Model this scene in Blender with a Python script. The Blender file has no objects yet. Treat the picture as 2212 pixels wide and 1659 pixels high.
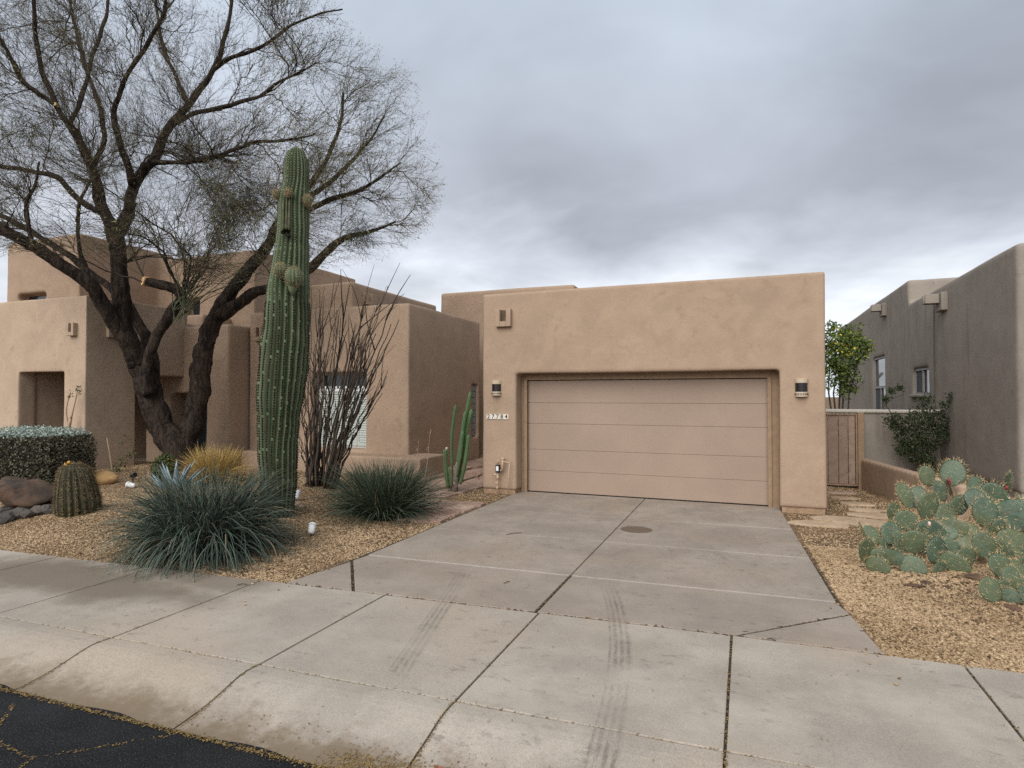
import bpy, bmesh, math, random
import numpy as np
from mathutils import Vector, Matrix, noise
random.seed(7); RNG = np.random.default_rng(7)
SC = bpy.context.scene
COL = SC.collection
R = math.radians

# ------------------------------------------------------------------ camera
CAM_H, YAW, PITCH, FPX = 2.116, 0.3732, 0.0191, 1289.0      # FPX: focal length for a 2212 px wide picture
cam = bpy.data.cameras.new('camera'); camo = bpy.data.objects.new('camera', cam); COL.objects.link(camo)
cam.sensor_fit = 'HORIZONTAL'; cam.sensor_width = 36.0; cam.lens = 36.0 * FPX / 2212.0
cam.clip_start = 0.05; cam.clip_end = 3000.0
camo.location = (0, 0, CAM_H); camo.rotation_euler = (math.pi / 2 + PITCH, 0, YAW)
SC.camera = camo

# ------------------------------------------------------------------ world: overcast sky
SUN_AZ, SUN_EL = R(186), R(38)           # azimuth clockwise from +Y: behind the camera, a little to its left
EXPOSURE = 1.3
W = bpy.data.worlds.new('World'); SC.world = W; W.use_nodes = True
nt = W.node_tree; nt.nodes.clear()
def wn(t, **k):
    n = nt.nodes.new(t)
    for a, b in k.items(): setattr(n, a, b)
    return n
def wm(op, a, b=None, c=None):
    n = wn('ShaderNodeMath', operation=op)
    for i, v in enumerate((a, b, c)):
        if v is None: continue
        if isinstance(v, (int, float)): n.inputs[i].default_value = v
        else: nt.links.new(v, n.inputs[i])
    return n.outputs[0]
tc = wn('ShaderNodeTexCoord'); sep = wn('ShaderNodeSeparateXYZ'); nt.links.new(tc.outputs['Generated'], sep.inputs[0])
zc = wm('MAXIMUM', sep.outputs[2], 0.0)
den = wm('ADD', zc, 0.22)
cmb = wn('ShaderNodeCombineXYZ')
nt.links.new(wm('DIVIDE', sep.outputs[0], den), cmb.inputs[0]); nt.links.new(wm('DIVIDE', sep.outputs[1], den), cmb.inputs[1])
def wnoise(scale, detail, rough, off):
    mp = wn('ShaderNodeMapping'); mp.inputs['Location'].default_value = off
    nt.links.new(cmb.outputs[0], mp.inputs[0])
    n = wn('ShaderNodeTexNoise'); n.inputs['Scale'].default_value = scale; n.inputs['Detail'].default_value = detail
    n.inputs['Roughness'].default_value = rough; n.inputs['Distortion'].default_value = 0.35
    nt.links.new(mp.outputs[0], n.inputs['Vector']); return n.outputs[0]
n1 = wnoise(1.15, 6.0, 0.55, (6.6, 7.7, 0)); n2 = wnoise(0.75, 4.0, 0.5, (10.7, 7.6, 0)); n3 = wnoise(2.0, 5.0, 0.5, (1.3, 5.9, 0))
el = wm('ADD', zc, wm('MULTIPLY', wm('SUBTRACT', n1, 0.5), 0.34))
ramp = wn('ShaderNodeValToRGB'); nt.links.new(el, ramp.inputs[0])
stops = [(0.0, (0.80, 0.84, 0.90)), (0.13, (0.86, 0.895, 0.95)), (0.20, (0.62, 0.65, 0.72)), (0.28, (0.425, 0.45, 0.505)),
         (0.42, (0.46, 0.50, 0.57)), (0.60, (0.52, 0.585, 0.68)), (1.0, (0.52, 0.58, 0.68))]
cr = ramp.color_ramp
while len(cr.elements) < len(stops): cr.elements.new(0.5)
for e, (p, c) in zip(cr.elements, stops): e.position = p; e.color = (*c, 1)
gain = wm('ADD', wm('MULTIPLY', wm('SUBTRACT', n2, 0.5), 0.75), wm('ADD', 1.0, wm('MULTIPLY', wm('SUBTRACT', n3, 0.5), 0.62)))
vm = wn('ShaderNodeVectorMath', operation='SCALE'); nt.links.new(ramp.outputs[0], vm.inputs[0]); nt.links.new(gain, vm.inputs['Scale'])
sky = wn('ShaderNodeTexSky', sky_type='NISHITA'); sky.sun_disc = False; sky.sun_elevation = SUN_EL; sky.sun_rotation = SUN_AZ
bg1 = wn('ShaderNodeBackground'); bg1.inputs['Strength'].default_value = 0.465
nt.links.new(vm.outputs[0], bg1.inputs['Color'])
bg2 = wn('ShaderNodeBackground'); bg2.inputs['Strength'].default_value = 0.05; nt.links.new(sky.outputs[0], bg2.inputs['Color'])
mx = wn('ShaderNodeMixShader'); mx.inputs[0].default_value = 0.06
nt.links.new(bg1.outputs[0], mx.inputs[1]); nt.links.new(bg2.outputs[0], mx.inputs[2])
wo = wn('ShaderNodeOutputWorld'); nt.links.new(mx.outputs[0], wo.inputs[0])

# ------------------------------------------------------------------ sun behind the cloud: weak and very soft
sun = bpy.data.lights.new('sun', 'SUN'); sun.energy = 1.5; sun.angle = R(60); sun.color = (1.0, 0.965, 0.92)
suno = bpy.data.objects.new('sun', sun); COL.objects.link(suno)
sd = Vector((math.sin(SUN_AZ) * math.cos(SUN_EL), math.cos(SUN_AZ) * math.cos(SUN_EL), math.sin(SUN_EL)))
suno.rotation_euler = (-sd).to_track_quat('-Z', 'Y').to_euler(); suno.location = sd * 60
vs = SC.view_settings; vs.view_transform = 'Standard'; vs.look = 'None'; vs.exposure = EXPOSURE; vs.gamma = 1.0; vs.use_curve_mapping = False
SC.cycles.use_denoising = False
SC.cycles.max_bounces = 6; SC.cycles.diffuse_bounces = 3

# ------------------------------------------------------------------ placing
_f = np.array([-math.sin(YAW) * math.cos(PITCH), math.cos(YAW) * math.cos(PITCH), math.sin(PITCH)])
_r = np.array([math.cos(YAW), math.sin(YAW), 0.0]); _u = np.cross(_r, _f); _c = np.array([0, 0, CAM_H])
def ray(px, py): return _f + _r * (px - 1106) / FPX + _u * (829.5 - py) / FPX
def at(px, py, d): return _c + ray(px, py) * d                     # a point d metres into the place
def on_y(px, py, Y): d = ray(px, py); return _c + d * (Y / d[1])
def on_x(px, py, X): d = ray(px, py); return _c + d * (X / d[0])
def proj(P):
    d = np.asarray(P, float) - _c; z = d @ _f
    return np.stack([1106 + FPX * (d @ _r) / z, 829.5 - FPX * (d @ _u) / z, z], -1)
def S(t): t = np.clip(t, 0, 1); return t * t * (3 - 2 * t)
def edge_y(x): return 5.66 + np.where(np.asarray(x) < 0, 0.058, 0.02) * x     # back of the pavement
def curb_y(x): return 3.81 + 0.036 * np.asarray(x)                          # back of the kerb
def road_y(x): return 3.06 + 0.034 * np.asarray(x)                          # lip of the gutter
def lowwall_x(y): return 2.45 + (15.8 - np.asarray(y)) * 0.185
def gh(x, y):
    x = np.asarray(x, float); y = np.asarray(y, float)
    left = 0.30 * S((-5.6 - x) / 3.2) * S((y - edge_y(x)) / 2.2) * (1 - 0.45 * S((y - 11.3) / 1.6))
    left = left - 0.10 * np.exp(-(((x + 10.6) / 2.2) ** 2 + ((y - 7.6) / 0.7) ** 2))
    right = np.where(y > 11.6, 0.42 * S((x - lowwall_x(y) - 0.06) / 0.12), 0.42 * S((x - 2.6) / 1.4) * S((y - 8.3) / 3.3))
    roll = 0.018 * np.sin(x * 1.7 + 0.6) * np.sin(y * 1.3) * S((y - edge_y(x) - .25) / 1.0) * (S((-5.4 - x) / .8) + S((x - 1.4) / .8))
    return -0.022 + left + right + roll
def on_ground(px, py):
    d = ray(px, py); a, b = 1.0, 60.0
    for t in np.arange(2.0, 60.0, 0.05):
        p = _c + d * t
        if p[2] < gh(p[0], p[1]): return np.array([p[0], p[1], float(gh(p[0], p[1]))])
    return _c + d * 30

# ------------------------------------------------------------------ mesh helpers
class MB:
    def __init__(s): s.v = []; s.f = []; s.t = []; s.n = 0
    def add(s, V, F, tint=None):
        V = np.asarray(V, float).reshape(-1, 3); s.v.append(V)
        if isinstance(F, np.ndarray): F = [F]
        elif F and not isinstance(F[0], np.ndarray):
            g = {}
            for q in F: g.setdefault(len(q), []).append(q)
            F = [np.array(q) for q in g.values()]
        for q in F:
            s.f.append(q + s.n)
            if tint is not None: s.t.append(np.broadcast_to(np.asarray(tint, float), (len(q),)))
            else: s.t.append(np.full(len(q), 0.5))
        s.n += len(V); return s
    def box(s, x0, x1, y0, y1, z0, z1, tint=None):
        V = [(x, y, z) for x in (x0, x1) for y in (y0, y1) for z in (z0, z1)]
        return s.add(V, np.array([(0, 1, 3, 2), (4, 6, 7, 5), (0, 4, 5, 1), (2, 3, 7, 6), (0, 2, 6, 4), (1, 5, 7, 3)]), tint)
    def prism(s, poly, z0, z1, top=None):
        n = len(poly); V = [(x, y, z0) for x, y in poly] + [(x, y, (z1 if top is None else top[i])) for i, (x, y) in enumerate(poly)]
        F = [tuple(range(n - 1, -1, -1)), tuple(range(n, 2 * n))] + [(i, (i + 1) % n, n + (i + 1) % n, n + i) for i in range(n)]
        return s.add(V, F)
    def tube(s, pts, rad, n=6, cap=True, tint=None):
        P = np.asarray(pts, float); m = len(P); rad = np.broadcast_to(np.asarray(rad, float), (m,))
        T = np.gradient(P, axis=0); T /= np.linalg.norm(T, axis=1, keepdims=True) + 1e-9
        mt = np.abs(T.mean(0)); ref = np.zeros(3); ref[int(np.argmin(mt))] = 1
        U = np.cross(T, ref); U /= np.linalg.norm(U, axis=1, keepdims=True) + 1e-9; Wv = np.cross(T, U)
        a = np.arange(n) * 2 * math.pi / n
        V = P[:, None] + rad[:, None, None] * (U[:, None] * np.cos(a)[None, :, None] + Wv[:, None] * np.sin(a)[None, :, None])
        i = np.arange(m - 1)[:, None] * n; j = np.arange(n)[None]; k = (j + 1) % n
        F = [np.stack([i + j, i + k, i + n + k, i + n + j], -1).reshape(-1, 4)]
        if cap: F += [np.array([list(range(n - 1, -1, -1))]), np.array([list(range((m - 1) * n, m * n))])]
        return s.add(V.reshape(-1, 3), F, tint)
    def lathe(s, prof, c=(0, 0, 0), n=20, tint=None):
        return s.tube([(c[0], c[1], c[2] + z) for r, z in prof], [r for r, z in prof], n, True, tint)
def mesh_of(name, mb, loc=(0, 0, 0), smooth=False):
    V = np.concatenate(mb.v) - np.asarray(loc, float); me = bpy.data.meshes.new(name)
    me.vertices.add(len(V)); me.vertices.foreach_set('co', V.astype(np.float32).ravel())
    tot = np.concatenate([np.full(len(q), q.shape[1]) for q in mb.f]); loops = np.concatenate([q.ravel() for q in mb.f])
    me.loops.add(len(loops)); me.loops.foreach_set('vertex_index', loops.astype(np.int32))
    me.polygons.add(len(tot)); me.polygons.foreach_set('loop_start', (np.cumsum(tot) - tot).astype(np.int32))
    try: me.polygons.foreach_set('loop_total', tot.astype(np.int32))
    except Exception: pass
    me.update(calc_edges=True)
    at_ = me.attributes.new('tint', 'FLOAT', 'FACE'); at_.data.foreach_set('value', np.concatenate(mb.t).astype(np.float32))
    me.polygons.foreach_set('use_smooth', np.full(len(tot), smooth))
    return me
def wloc(o):
    p = np.array(o.location); q = o.parent
    while q: p = p + np.array(q.location); q = q.parent
    return p
def tag(o, label=None, cat=None, group=None, kind=None):
    for k, v in (('label', label), ('category', cat), ('group', group), ('kind', kind)):
        if v: o[k] = v
    return o
def obj(name, mb, mat, parent=None, origin=None, smooth=False, bevel=0, label=None, cat=None, group=None, kind=None, seg=2):
    if origin is None: origin = wloc(parent) if parent else np.concatenate(mb.v).mean(0) * (1, 1, 0) + (0, 0, np.concatenate(mb.v)[:, 2].min())
    me = mb if isinstance(mb, bpy.types.Mesh) else mesh_of(name, mb, origin, smooth)
    o = bpy.data.objects.new(name, me); COL.objects.link(o)
    if mat and not me.materials: me.materials.append(mat)
    o.location = origin
    if parent: o.parent = parent; o.location = np.asarray(origin) - wloc(parent)
    if bevel:
        b = o.modifiers.new('bevel', 'BEVEL'); b.width = bevel; b.segments = seg; b.limit_method = 'ANGLE'; b.angle_limit = R(35)
    return tag(o, label, cat, group, kind)
def empty(name, loc, label=None, cat=None, group=None, kind=None):
    o = bpy.data.objects.new(name, None); COL.objects.link(o); o.location = loc; o.empty_display_size = .2
    return tag(o, label, cat, group, kind)
def smooth_path(pts, n):
    P = np.asarray(pts, float)
    if len(P) < 3: t = np.linspace(0, 1, n)[:, None]; return P[0] * (1 - t) + P[-1] * t
    d = np.concatenate([[0], np.cumsum(np.linalg.norm(np.diff(P[:, :3], axis=0), axis=1))]); T = np.linspace(0, d[-1], n)
    E_ = np.concatenate([[2 * P[0] - P[1]], P, [2 * P[-1] - P[-2]]]); out = []
    for t in T:
        i = min(max(int(np.searchsorted(d, t) - 1), 0), len(P) - 2); u = (t - d[i]) / (d[i + 1] - d[i] + 1e-9)
        p0, p1, p2, p3 = E_[i], E_[i + 1], E_[i + 2], E_[i + 3]
        out.append(.5 * (2 * p1 + (p2 - p0) * u + (2 * p0 - 5 * p1 + 4 * p2 - p3) * u * u + (3 * p1 - p0 - 3 * p2 + p3) * u ** 3))
    return np.array(out)

# ------------------------------------------------------------------ materials
class NT:
    def __init__(s, name):
        s.m = bpy.data.materials.new(name); s.m.use_nodes = True; s.t = s.m.node_tree; s.t.nodes.clear()
        s.b = s.n('ShaderNodeBsdfPrincipled'); o = s.n('ShaderNodeOutputMaterial'); s.t.links.new(s.b.outputs[0], o.inputs[0])
        s.pos = s.n('ShaderNodeNewGeometry').outputs['Position']
    def n(s, t, **k):
        q = s.t.nodes.new(t)
        for a, b in k.items(): setattr(q, a, b)
        return q
    def put(s, v, sock):
        if isinstance(v, (int, float)): sock.default_value = v
        elif isinstance(v, tuple): sock.default_value = v if len(v) == len(sock.default_value) else (*v, 1)
        else: s.t.links.new(v, sock)
    def math(s, op, a, b=None, c=None, clamp=False):
        q = s.n('ShaderNodeMath', operation=op); q.use_clamp = clamp
        for i, v in enumerate((a, b, c)):
            if v is not None: s.put(v, q.inputs[i])
        return q.outputs[0]
    def noise(s, scale, detail=4, rough=.55, vec=None, stretch=None, dist=0):
        q = s.n('ShaderNodeTexNoise'); s.put(scale, q.inputs['Scale']); s.put(detail, q.inputs['Detail']); s.put(rough, q.inputs['Roughness']); s.put(dist, q.inputs['Distortion'])
        v = vec or s.pos
        if stretch:
            mp = s.n('ShaderNodeMapping'); mp.inputs['Scale'].default_value = stretch; s.put(v, mp.inputs[0]); v = mp.outputs[0]
        s.put(v, q.inputs['Vector']); return q.outputs[0]
    def vor(s, scale, feature='F1', out='Distance', vec=None):
        q = s.n('ShaderNodeTexVoronoi', feature=feature); s.put(scale, q.inputs['Scale']); s.put(vec or s.pos, q.inputs['Vector']); return q.outputs[out]
    def step(s, v, a, b):
        q = s.n('ShaderNodeMapRange', interpolation_type='SMOOTHSTEP'); s.put(v, q.inputs[0]); s.put(a, q.inputs[1]); s.put(b, q.inputs[2]); return q.outputs[0]
    def mix(s, f, a, b, blend='MIX'):
        q = s.n('ShaderNodeMix', data_type='RGBA', blend_type=blend); s.put(f, q.inputs[0]); s.put(a, q.inputs[6]); s.put(b, q.inputs[7]); return q.outputs[2]
    def attr(s, name): return s.n('ShaderNodeAttribute', attribute_name=name).outputs['Fac']
    def sep(s, v=None):
        q = s.n('ShaderNodeSeparateXYZ'); s.put(v or s.pos, q.inputs[0]); return q.outputs
    def bump(s, h, strength, dist=.02, prev=None):
        q = s.n('ShaderNodeBump'); s.put(h, q.inputs['Height']); q.inputs['Strength'].default_value = strength; q.inputs['Distance'].default_value = dist
        if prev: s.put(prev, q.inputs['Normal'])
        return q.outputs[0]
    def done(s, col, rough=.85, normal=None, metal=0, spec=.3):
        s.put(col, s.b.inputs['Base Color']); s.put(rough, s.b.inputs['Roughness']); s.b.inputs['Metallic'].default_value = metal
        s.b.inputs['Specular IOR Level'].default_value = spec
        if normal: s.put(normal, s.b.inputs['Normal'])
        return s.m
def sc(c, k): return tuple(min(1, v * k) for v in c)
def stucco(name, base, stain, streak=0):
    t = NT(name)
    big = t.step(t.noise(.55, 5, .6), .32, .68); mid = t.step(t.noise(2.1, 6, .62, dist=.6), .36, .7)
    c = t.mix(big, sc(base, .90), sc(base, 1.06)); c = t.mix(t.math('MULTIPLY', mid, .65), c, sc(base, 1.16))
    blot = t.math('MULTIPLY', t.step(t.noise(4.5, 7, .68, dist=1.2), .52, .68), t.step(t.noise(.9, 3), .38, .6))
    c = t.mix(t.math('MULTIPLY', blot, .42), c, stain)
    if streak:
        st = t.step(t.noise(3.0, 4, .6, stretch=(1, 1, .12)), .5, .75); c = t.mix(t.math('MULTIPLY', st, streak), c, sc(stain, .8))
    c = t.mix(t.math('MULTIPLY', t.step(t.noise(60, 3, .6), .42, .65), .20), c, sc(base, .6))
    b = t.bump(t.noise(90, 3, .6), .28, .004); b = t.bump(t.noise(7, 5, .6, dist=.5), .35, .02, b)
    return t.done(c, .93, b, spec=.15)
TAN = (.350, .251, .178)
M_STUCCO = stucco('tan_stucco', TAN, (.235, .165, .105))
M_STUCCO_L = stucco('pale_tan_stucco', (.41, .307, .222), (.22, .165, .117))
M_GREY = stucco('grey_brown_stucco', (.262, .228, .190), (.150, .130, .110), .4)
def plain(name, col, rough=.6, var=.12, scale=14, metal=0, spec=.3, bump=.05):
    t = NT(name); n = t.step(t.noise(scale, 4, .6), .3, .7)
    return t.done(t.mix(n, sc(col, 1 - var), sc(col, 1 + var)), rough, t.bump(t.noise(scale * 5, 3), bump, .004), metal, spec)
def tinted(name, a, b, rough=.7, spec=.2, noise_scale=0, trans=0):
    t = NT(name); f = t.attr('tint')
    if noise_scale: f = t.math('ADD', f, t.math('MULTIPLY', t.math('SUBTRACT', t.noise(noise_scale, 4), .5), .7), clamp=True)
    c = t.mix(f, a, b)
    if trans:
        t.b.inputs['Subsurface Weight'].default_value = 0
    return t.done(c, rough, None, 0, spec)
def concrete(name, base):
    t = NT(name); x, y, z = t.sep()
    rnd = t.n('ShaderNodeObjectInfo').outputs['Random']
    c = t.mix(t.step(t.noise(.9, 6, .68), .34, .66), sc(base, .74), sc(base, 1.10))
    c = t.mix(t.math('MULTIPLY', rnd, .35), c, sc(base, .84))
    warm = t.step(t.noise(.5, 3), .45, .65); c = t.mix(t.math('MULTIPLY', warm, .45), c, (base[0] * .95, base[1] * .86, base[2] * .74))
    # exposed sand grains and pits
    c = t.mix(t.math('MULTIPLY', t.step(t.noise(130, 2, .6), .50, .62), .42), c, sc(base, .50))
    c = t.mix(t.math('MULTIPLY', t.step(t.noise(48, 4, .75), .50, .62), t.math('MULTIPLY', t.step(t.noise(1.3, 3), .3, .65), .42)), c, sc(base, .45))
    c = t.mix(t.math('MULTIPLY', t.step(t.noise(190, 2), .56, .66), .45), c, sc(base, 1.55))
    # old drip and mould blotches
    bl = t.math('MULTIPLY', t.step(t.noise(6, 6, .7, stretch=(1, 1.7, 1)), .55, .66), t.step(t.noise(.8, 2), .40, .6))
    c = t.mix(t.math('MULTIPLY', bl, .62), c, sc(base, .44))
    sm = t.math('MULTIPLY', t.step(t.noise(2.3, 6, .72, stretch=(1.6, .7, 1), dist=.8), .52, .68), t.step(y, 6.0, 8.5)); c = t.mix(t.math('MULTIPLY', sm, .42), c, sc(base, .55))
    # damp, grimy run-off beside the big grass-like plant
    wob = t.math('MULTIPLY', t.math('SUBTRACT', t.noise(1.2, 5, .6), .5), 1.3)
    def ell(cx, cy, rx, ry, k=1.0):
        a = t.math('POWER', t.math('DIVIDE', t.math('SUBTRACT', x, cx), rx), 2.0) if False else None
        dx = t.math('DIVIDE', t.math('SUBTRACT', x, cx), rx); dy = t.math('DIVIDE', t.math('SUBTRACT', y, cy), ry)
        d = t.math('SQRT', t.math('ADD', t.math('MULTIPLY', dx, dx), t.math('MULTIPLY', dy, dy)))
        return t.math('ADD', d, t.math('MULTIPLY', wob, k))
    damp = t.math('SUBTRACT', 1.0, t.step(ell(-7.4, 4.62, 2.6, .72), .40, 1.0))
    damp2 = t.math('SUBTRACT', 1.0, t.step(ell(-5.8, 5.2, 1.4, .42), .4, 1.05))
    dm = t.math('MAXIMUM', damp, t.math('MULTIPLY', damp2, .8))
    c = t.mix(t.math('MULTIPLY', dm, .85), c, (base[0] * .40, base[1] * .36, base[2] * .31))
    pud = t.math('SUBTRACT', 1.0, t.step(ell(-1.62, 9.5, .27, .26, .12), .85, 1.0))
    c = t.mix(t.math('MULTIPLY', pud, .85), c, (.085, .058, .04))
    # tyre marks turning in from the road
    def band(xc, half, y0, y1):
        d = t.math('ABSOLUTE', t.math('SUBTRACT', x, xc)); m = t.math('SUBTRACT', 1.0, t.step(d, half * .86, half))
        m = t.math('MULTIPLY', m, t.math('MULTIPLY', t.step(y, y0, y0 + .5), t.math('SUBTRACT', 1.0, t.step(y, y1 - .15, y1))))
        tr = t.math('ADD', t.math('MULTIPLY', t.step(t.math('SINE', t.math('MULTIPLY', t.math('SUBTRACT', x, xc), 118.0)), -.6, .5), .7), .3)
        return t.math('MULTIPLY', m, t.math('MULTIPLY', tr, t.math('MULTIPLY', t.step(t.noise(22, 6, .8, stretch=(1, .35, 1)), .28, .70), t.step(t.noise(1.6, 3), .28, .62))))
    ty = t.math('SUBTRACT', y, 3.66)
    x2 = t.math('SUBTRACT', t.math('SUBTRACT', -.81, t.math('MULTIPLY', ty, .065)), t.math('MULTIPLY', t.math('MULTIPLY', ty, ty), .05))
    x1 = t.math('SUBTRACT', -2.4, t.math('MULTIPLY', t.math('SUBTRACT', y, 3.64), .26))
    mk = t.math('MAXIMUM', band(x2, .105, 2.9, 6.55), t.math('MULTIPLY', band(x1, .10, 3.75, 6.5), .85))
    c = t.mix(t.math('MULTIPLY', mk, .75), c, sc(base, .26))
    # silt lying in the gutter
    lip = t.math('SUBTRACT', y, t.math('ADD', 3.06, t.math('MULTIPLY', x, .034)))
    wob2 = t.math('ADD', t.math('MULTIPLY', wob, .30), t.math('MULTIPLY', t.math('SUBTRACT', t.noise(5.5, 6, .7), .5), .75))
    silt = t.math('SUBTRACT', 1.0, t.step(t.math('ADD', lip, wob2), .0, .40))
    c = t.mix(t.math('MULTIPLY', silt, .80), c, (.150, .105, .060))
    b = t.bump(t.noise(160, 3, .6), .35, .004); b = t.bump(t.noise(22, 4, .6), .2, .008, b)
    rg = t.math('SUBTRACT', .88, t.math('ADD', t.math('MULTIPLY', pud, .5), t.math('MULTIPLY', dm, .18)))
    return t.done(c, rg, b, spec=.25)
M_CONC = concrete('concrete', (.385, .335, .276))
M_CONC_D = concrete('driveway_concrete', (.312, .262, .214))
def asphalt():
    t = NT('asphalt'); x, y, z = t.sep()
    c = t.mix(t.step(t.noise(1.4, 5, .6), .35, .7), (.009, .009, .0095), (.019, .019, .020))
    c = t.mix(t.math('MULTIPLY', t.step(t.noise(110, 2), .56, .66), .5), c, (.10, .10, .10))
    c = t.mix(t.math('MULTIPLY', t.step(t.noise(9, 6, .7, stretch=(.4, 1, 1)), .58, .7), .5), c, (.026, .026, .028))
    b = t.bump(t.noise(120, 3, .6), .7, .008)
    return t.done(c, .85, b, spec=.15)
M_ASPH = asphalt()
def gravel_ground():
    t = NT('decomposed_granite'); q = t.n('ShaderNodeTexVoronoi'); q.inputs['Scale'].default_value = 52; t.put(t.pos, q.inputs['Vector'])
    rnd = t.sep(q.outputs['Color'])[0]; d = q.outputs['Distance']
    c = t.mix(rnd, (.20, .12, .055), (.50, .36, .22)); c = t.mix(t.step(d, .28, .52), c, (.07, .04, .018))
    c = t.mix(t.math('MULTIPLY', t.step(t.noise(.8, 4), .45, .65), .35), c, (.30, .19, .10))
    return t.done(c, .9, t.bump(t.math('SUBTRACT', 1.0, d), 1.0, .012))
M_GRAV = gravel_ground()
M_PEB = tinted('pebble', (.110, .062, .027), (.49, .355, .215), .85)
M_DIRT = plain('joint_dirt', (.050, .037, .022), .95, .4, 30, bump=.3)
M_PETAL = tinted('fallen_petal', (.10, .062, .022), (.30, .205, .078), .9)
def flag(name, a, b, c2):
    t = NT(name); c = t.mix(t.step(t.noise(2.2, 6, .65, dist=1.5), .35, .65), a, b); c = t.mix(t.step(t.noise(5, 5, .6, dist=2), .55, .7), c, c2)
    rnd = t.n('ShaderNodeObjectInfo').outputs['Random']; c = t.mix(t.math('MULTIPLY', rnd, .4), c, sc(a, .6))
    return t.done(c, .85, t.bump(t.noise(25, 5), .4, .01))
M_FLAG = flag('red_flagstone', (.30, .19, .14), (.46, .34, .26), (.20, .105, .075))
M_STEP = flag('buff_flagstone', (.40, .29, .19), (.50, .38, .26), (.33, .22, .13))

# ================================================================== GROUND AND PAVING
g = MB(); g.add([(-900, -900, -.30), (900, -900, -.30), (900, 900, -.30), (-900, 900, -.30)], np.array([(0, 1, 2, 3)]))
obj('desert_ground', g, M_GRAV, kind='structure')
def grid(xs, ys, zf):
    X, Y = np.meshgrid(xs, ys); V = np.stack([X, Y, zf(X, Y)], -1).reshape(-1, 3); n = len(xs); m = len(ys)
    i = (np.arange(m - 1)[:, None] * n + np.arange(n - 1)[None]).ravel(); return V, np.stack([i, i + 1, i + n + 1, i + n], -1)
g = MB(); xs = np.arange(-26, 12.01, .16); ts = np.concatenate([np.arange(-.5, 9, .16), np.arange(9, 40, .6)])
X, T = np.meshgrid(xs, ts); Yg = edge_y(X) + T; n = len(xs)
i = (np.arange(len(ts) - 1)[:, None] * n + np.arange(n - 1)[None]).ravel()
g.add(np.stack([X, Yg, gh(X, Yg)], -1).reshape(-1, 3), np.stack([i, i + 1, i + n + 1, i + n], -1))
obj('ground', g, M_GRAV, smooth=True, kind='structure')
# road
g = MB(); xs = np.linspace(-40, 40, 81); top = road_y(xs) - .004
V = np.concatenate([np.stack([xs, np.full(81, -60.), np.full(81, -.13)], -1), np.stack([xs, np.full(81, .0), np.full(81, -.125)], -1), np.stack([xs, top + .10, np.full(81, -.118)], -1)])
q = np.arange(80); g.add(V, np.concatenate([np.stack([q, q + 1, q + 82, q + 81], -1), np.stack([q + 81, q + 82, q + 163, q + 162], -1)]))
obj('road', g, M_ASPH, kind='structure')

def inset(poly, d):
    P = np.asarray(poly, float); n = len(P); out = []
    area = .5 * sum(P[i][0] * P[(i + 1) % n][1] - P[(i + 1) % n][0] * P[i][1] for i in range(n))
    if area < 0: P = P[::-1]
    L = []
    for i in range(n):
        a, b = P[i], P[(i + 1) % n]; t = (b - a) / np.linalg.norm(b - a); nr = np.array([-t[1], t[0]]); L.append((a + nr * d, t))
    for i in range(n):
        (p, t), (q, s) = L[i - 1], L[i]; A = np.array([t, -s]).T; k = np.linalg.solve(A, q - p); out.append(tuple(p + t * k[0]))
    return out
def slab(parent, poly, gap, mat, z1=0.0, tilt=.004):
    p = inset(poly, gap); mb = MB(); top = [z1 + random.uniform(-tilt, tilt) * .6 for _ in p]
    mb.prism(p, z1 - .10, z1, top); return obj('slab', mb, mat, parent, bevel=.007)
walk = empty('pavement', (0, 4.7, 0), kind='structure')
XJ = [-17.4, -15.4, -13.6, -11.8, -10.1, -8.42, -6.78, -5.18, -3.58, -1.89, -.13, 1.58, 3.3, 5.1, 6.9]
for a, b in zip(XJ, XJ[1:]):
    slab(walk, [(a, curb_y(a)), (b, curb_y(b)), (b, edge_y(b)), (a, edge_y(a))], .009, M_CONC)
kerb = empty('kerb', (0, 3.3, -.1), kind='structure')
def kz(t): return -.012 - .108 * S((t - .12) / .88) + .004 * np.sin(t * 9)
for a, b in zip(XJ, XJ[1:]):
    a, b = a + .008, b - .008; U = np.linspace(a, b, 7); Tt = np.linspace(0, 1, 13); mb = MB()
    XX, TT = np.meshgrid(U, Tt); YY = curb_y(XX) - .007 + (road_y(XX) - curb_y(XX)) * TT
    ZZ = kz(TT) + .003 * np.sin(XX * 5 + TT * 7) + .010 * (1 - TT)
    V = np.stack([XX, YY, ZZ], -1).reshape(-1, 3); i = (np.arange(12)[:, None] * 7 + np.arange(6)[None]).ravel()
    F = [np.stack([i + 7, i + 8, i + 1, i], -1)]; nv = len(V)
    ring = list(range(7)) + [k * 7 + 6 for k in range(1, 13)] + list(range(12 * 7 + 5, 12 * 7 - 1, -1)) + [k * 7 for k in range(11, 0, -1)]
    V = np.concatenate([V, V[ring] * (1, 1, 0) + (0, 0, -.25)]); m = len(ring)
    F.append(np.array([(ring[k], ring[(k + 1) % m], nv + (k + 1) % m, nv + k) for k in range(m)]))
    mb.add(V, F); obj('kerb_slab', mb, M_CONC, kerb, smooth=False)
drive = empty('driveway', (-1.9, 9, 0), kind='structure')
def dl(y): return -4.66 - .02 * max(0, 12 - y) * .3 - (.10 * max(0, (6.6 - y)) if y < 6.6 else 0)
def dr(y): return .58 + (12.2 - y) * .050 + (.06 if y < 6.7 else 0)
xm = -1.93; yj = [6.72, 8.45, 10.2, 12.40]
eL, eM, eR = float(edge_y(-4.9)), float(edge_y(xm)), float(edge_y(1.0))
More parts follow.
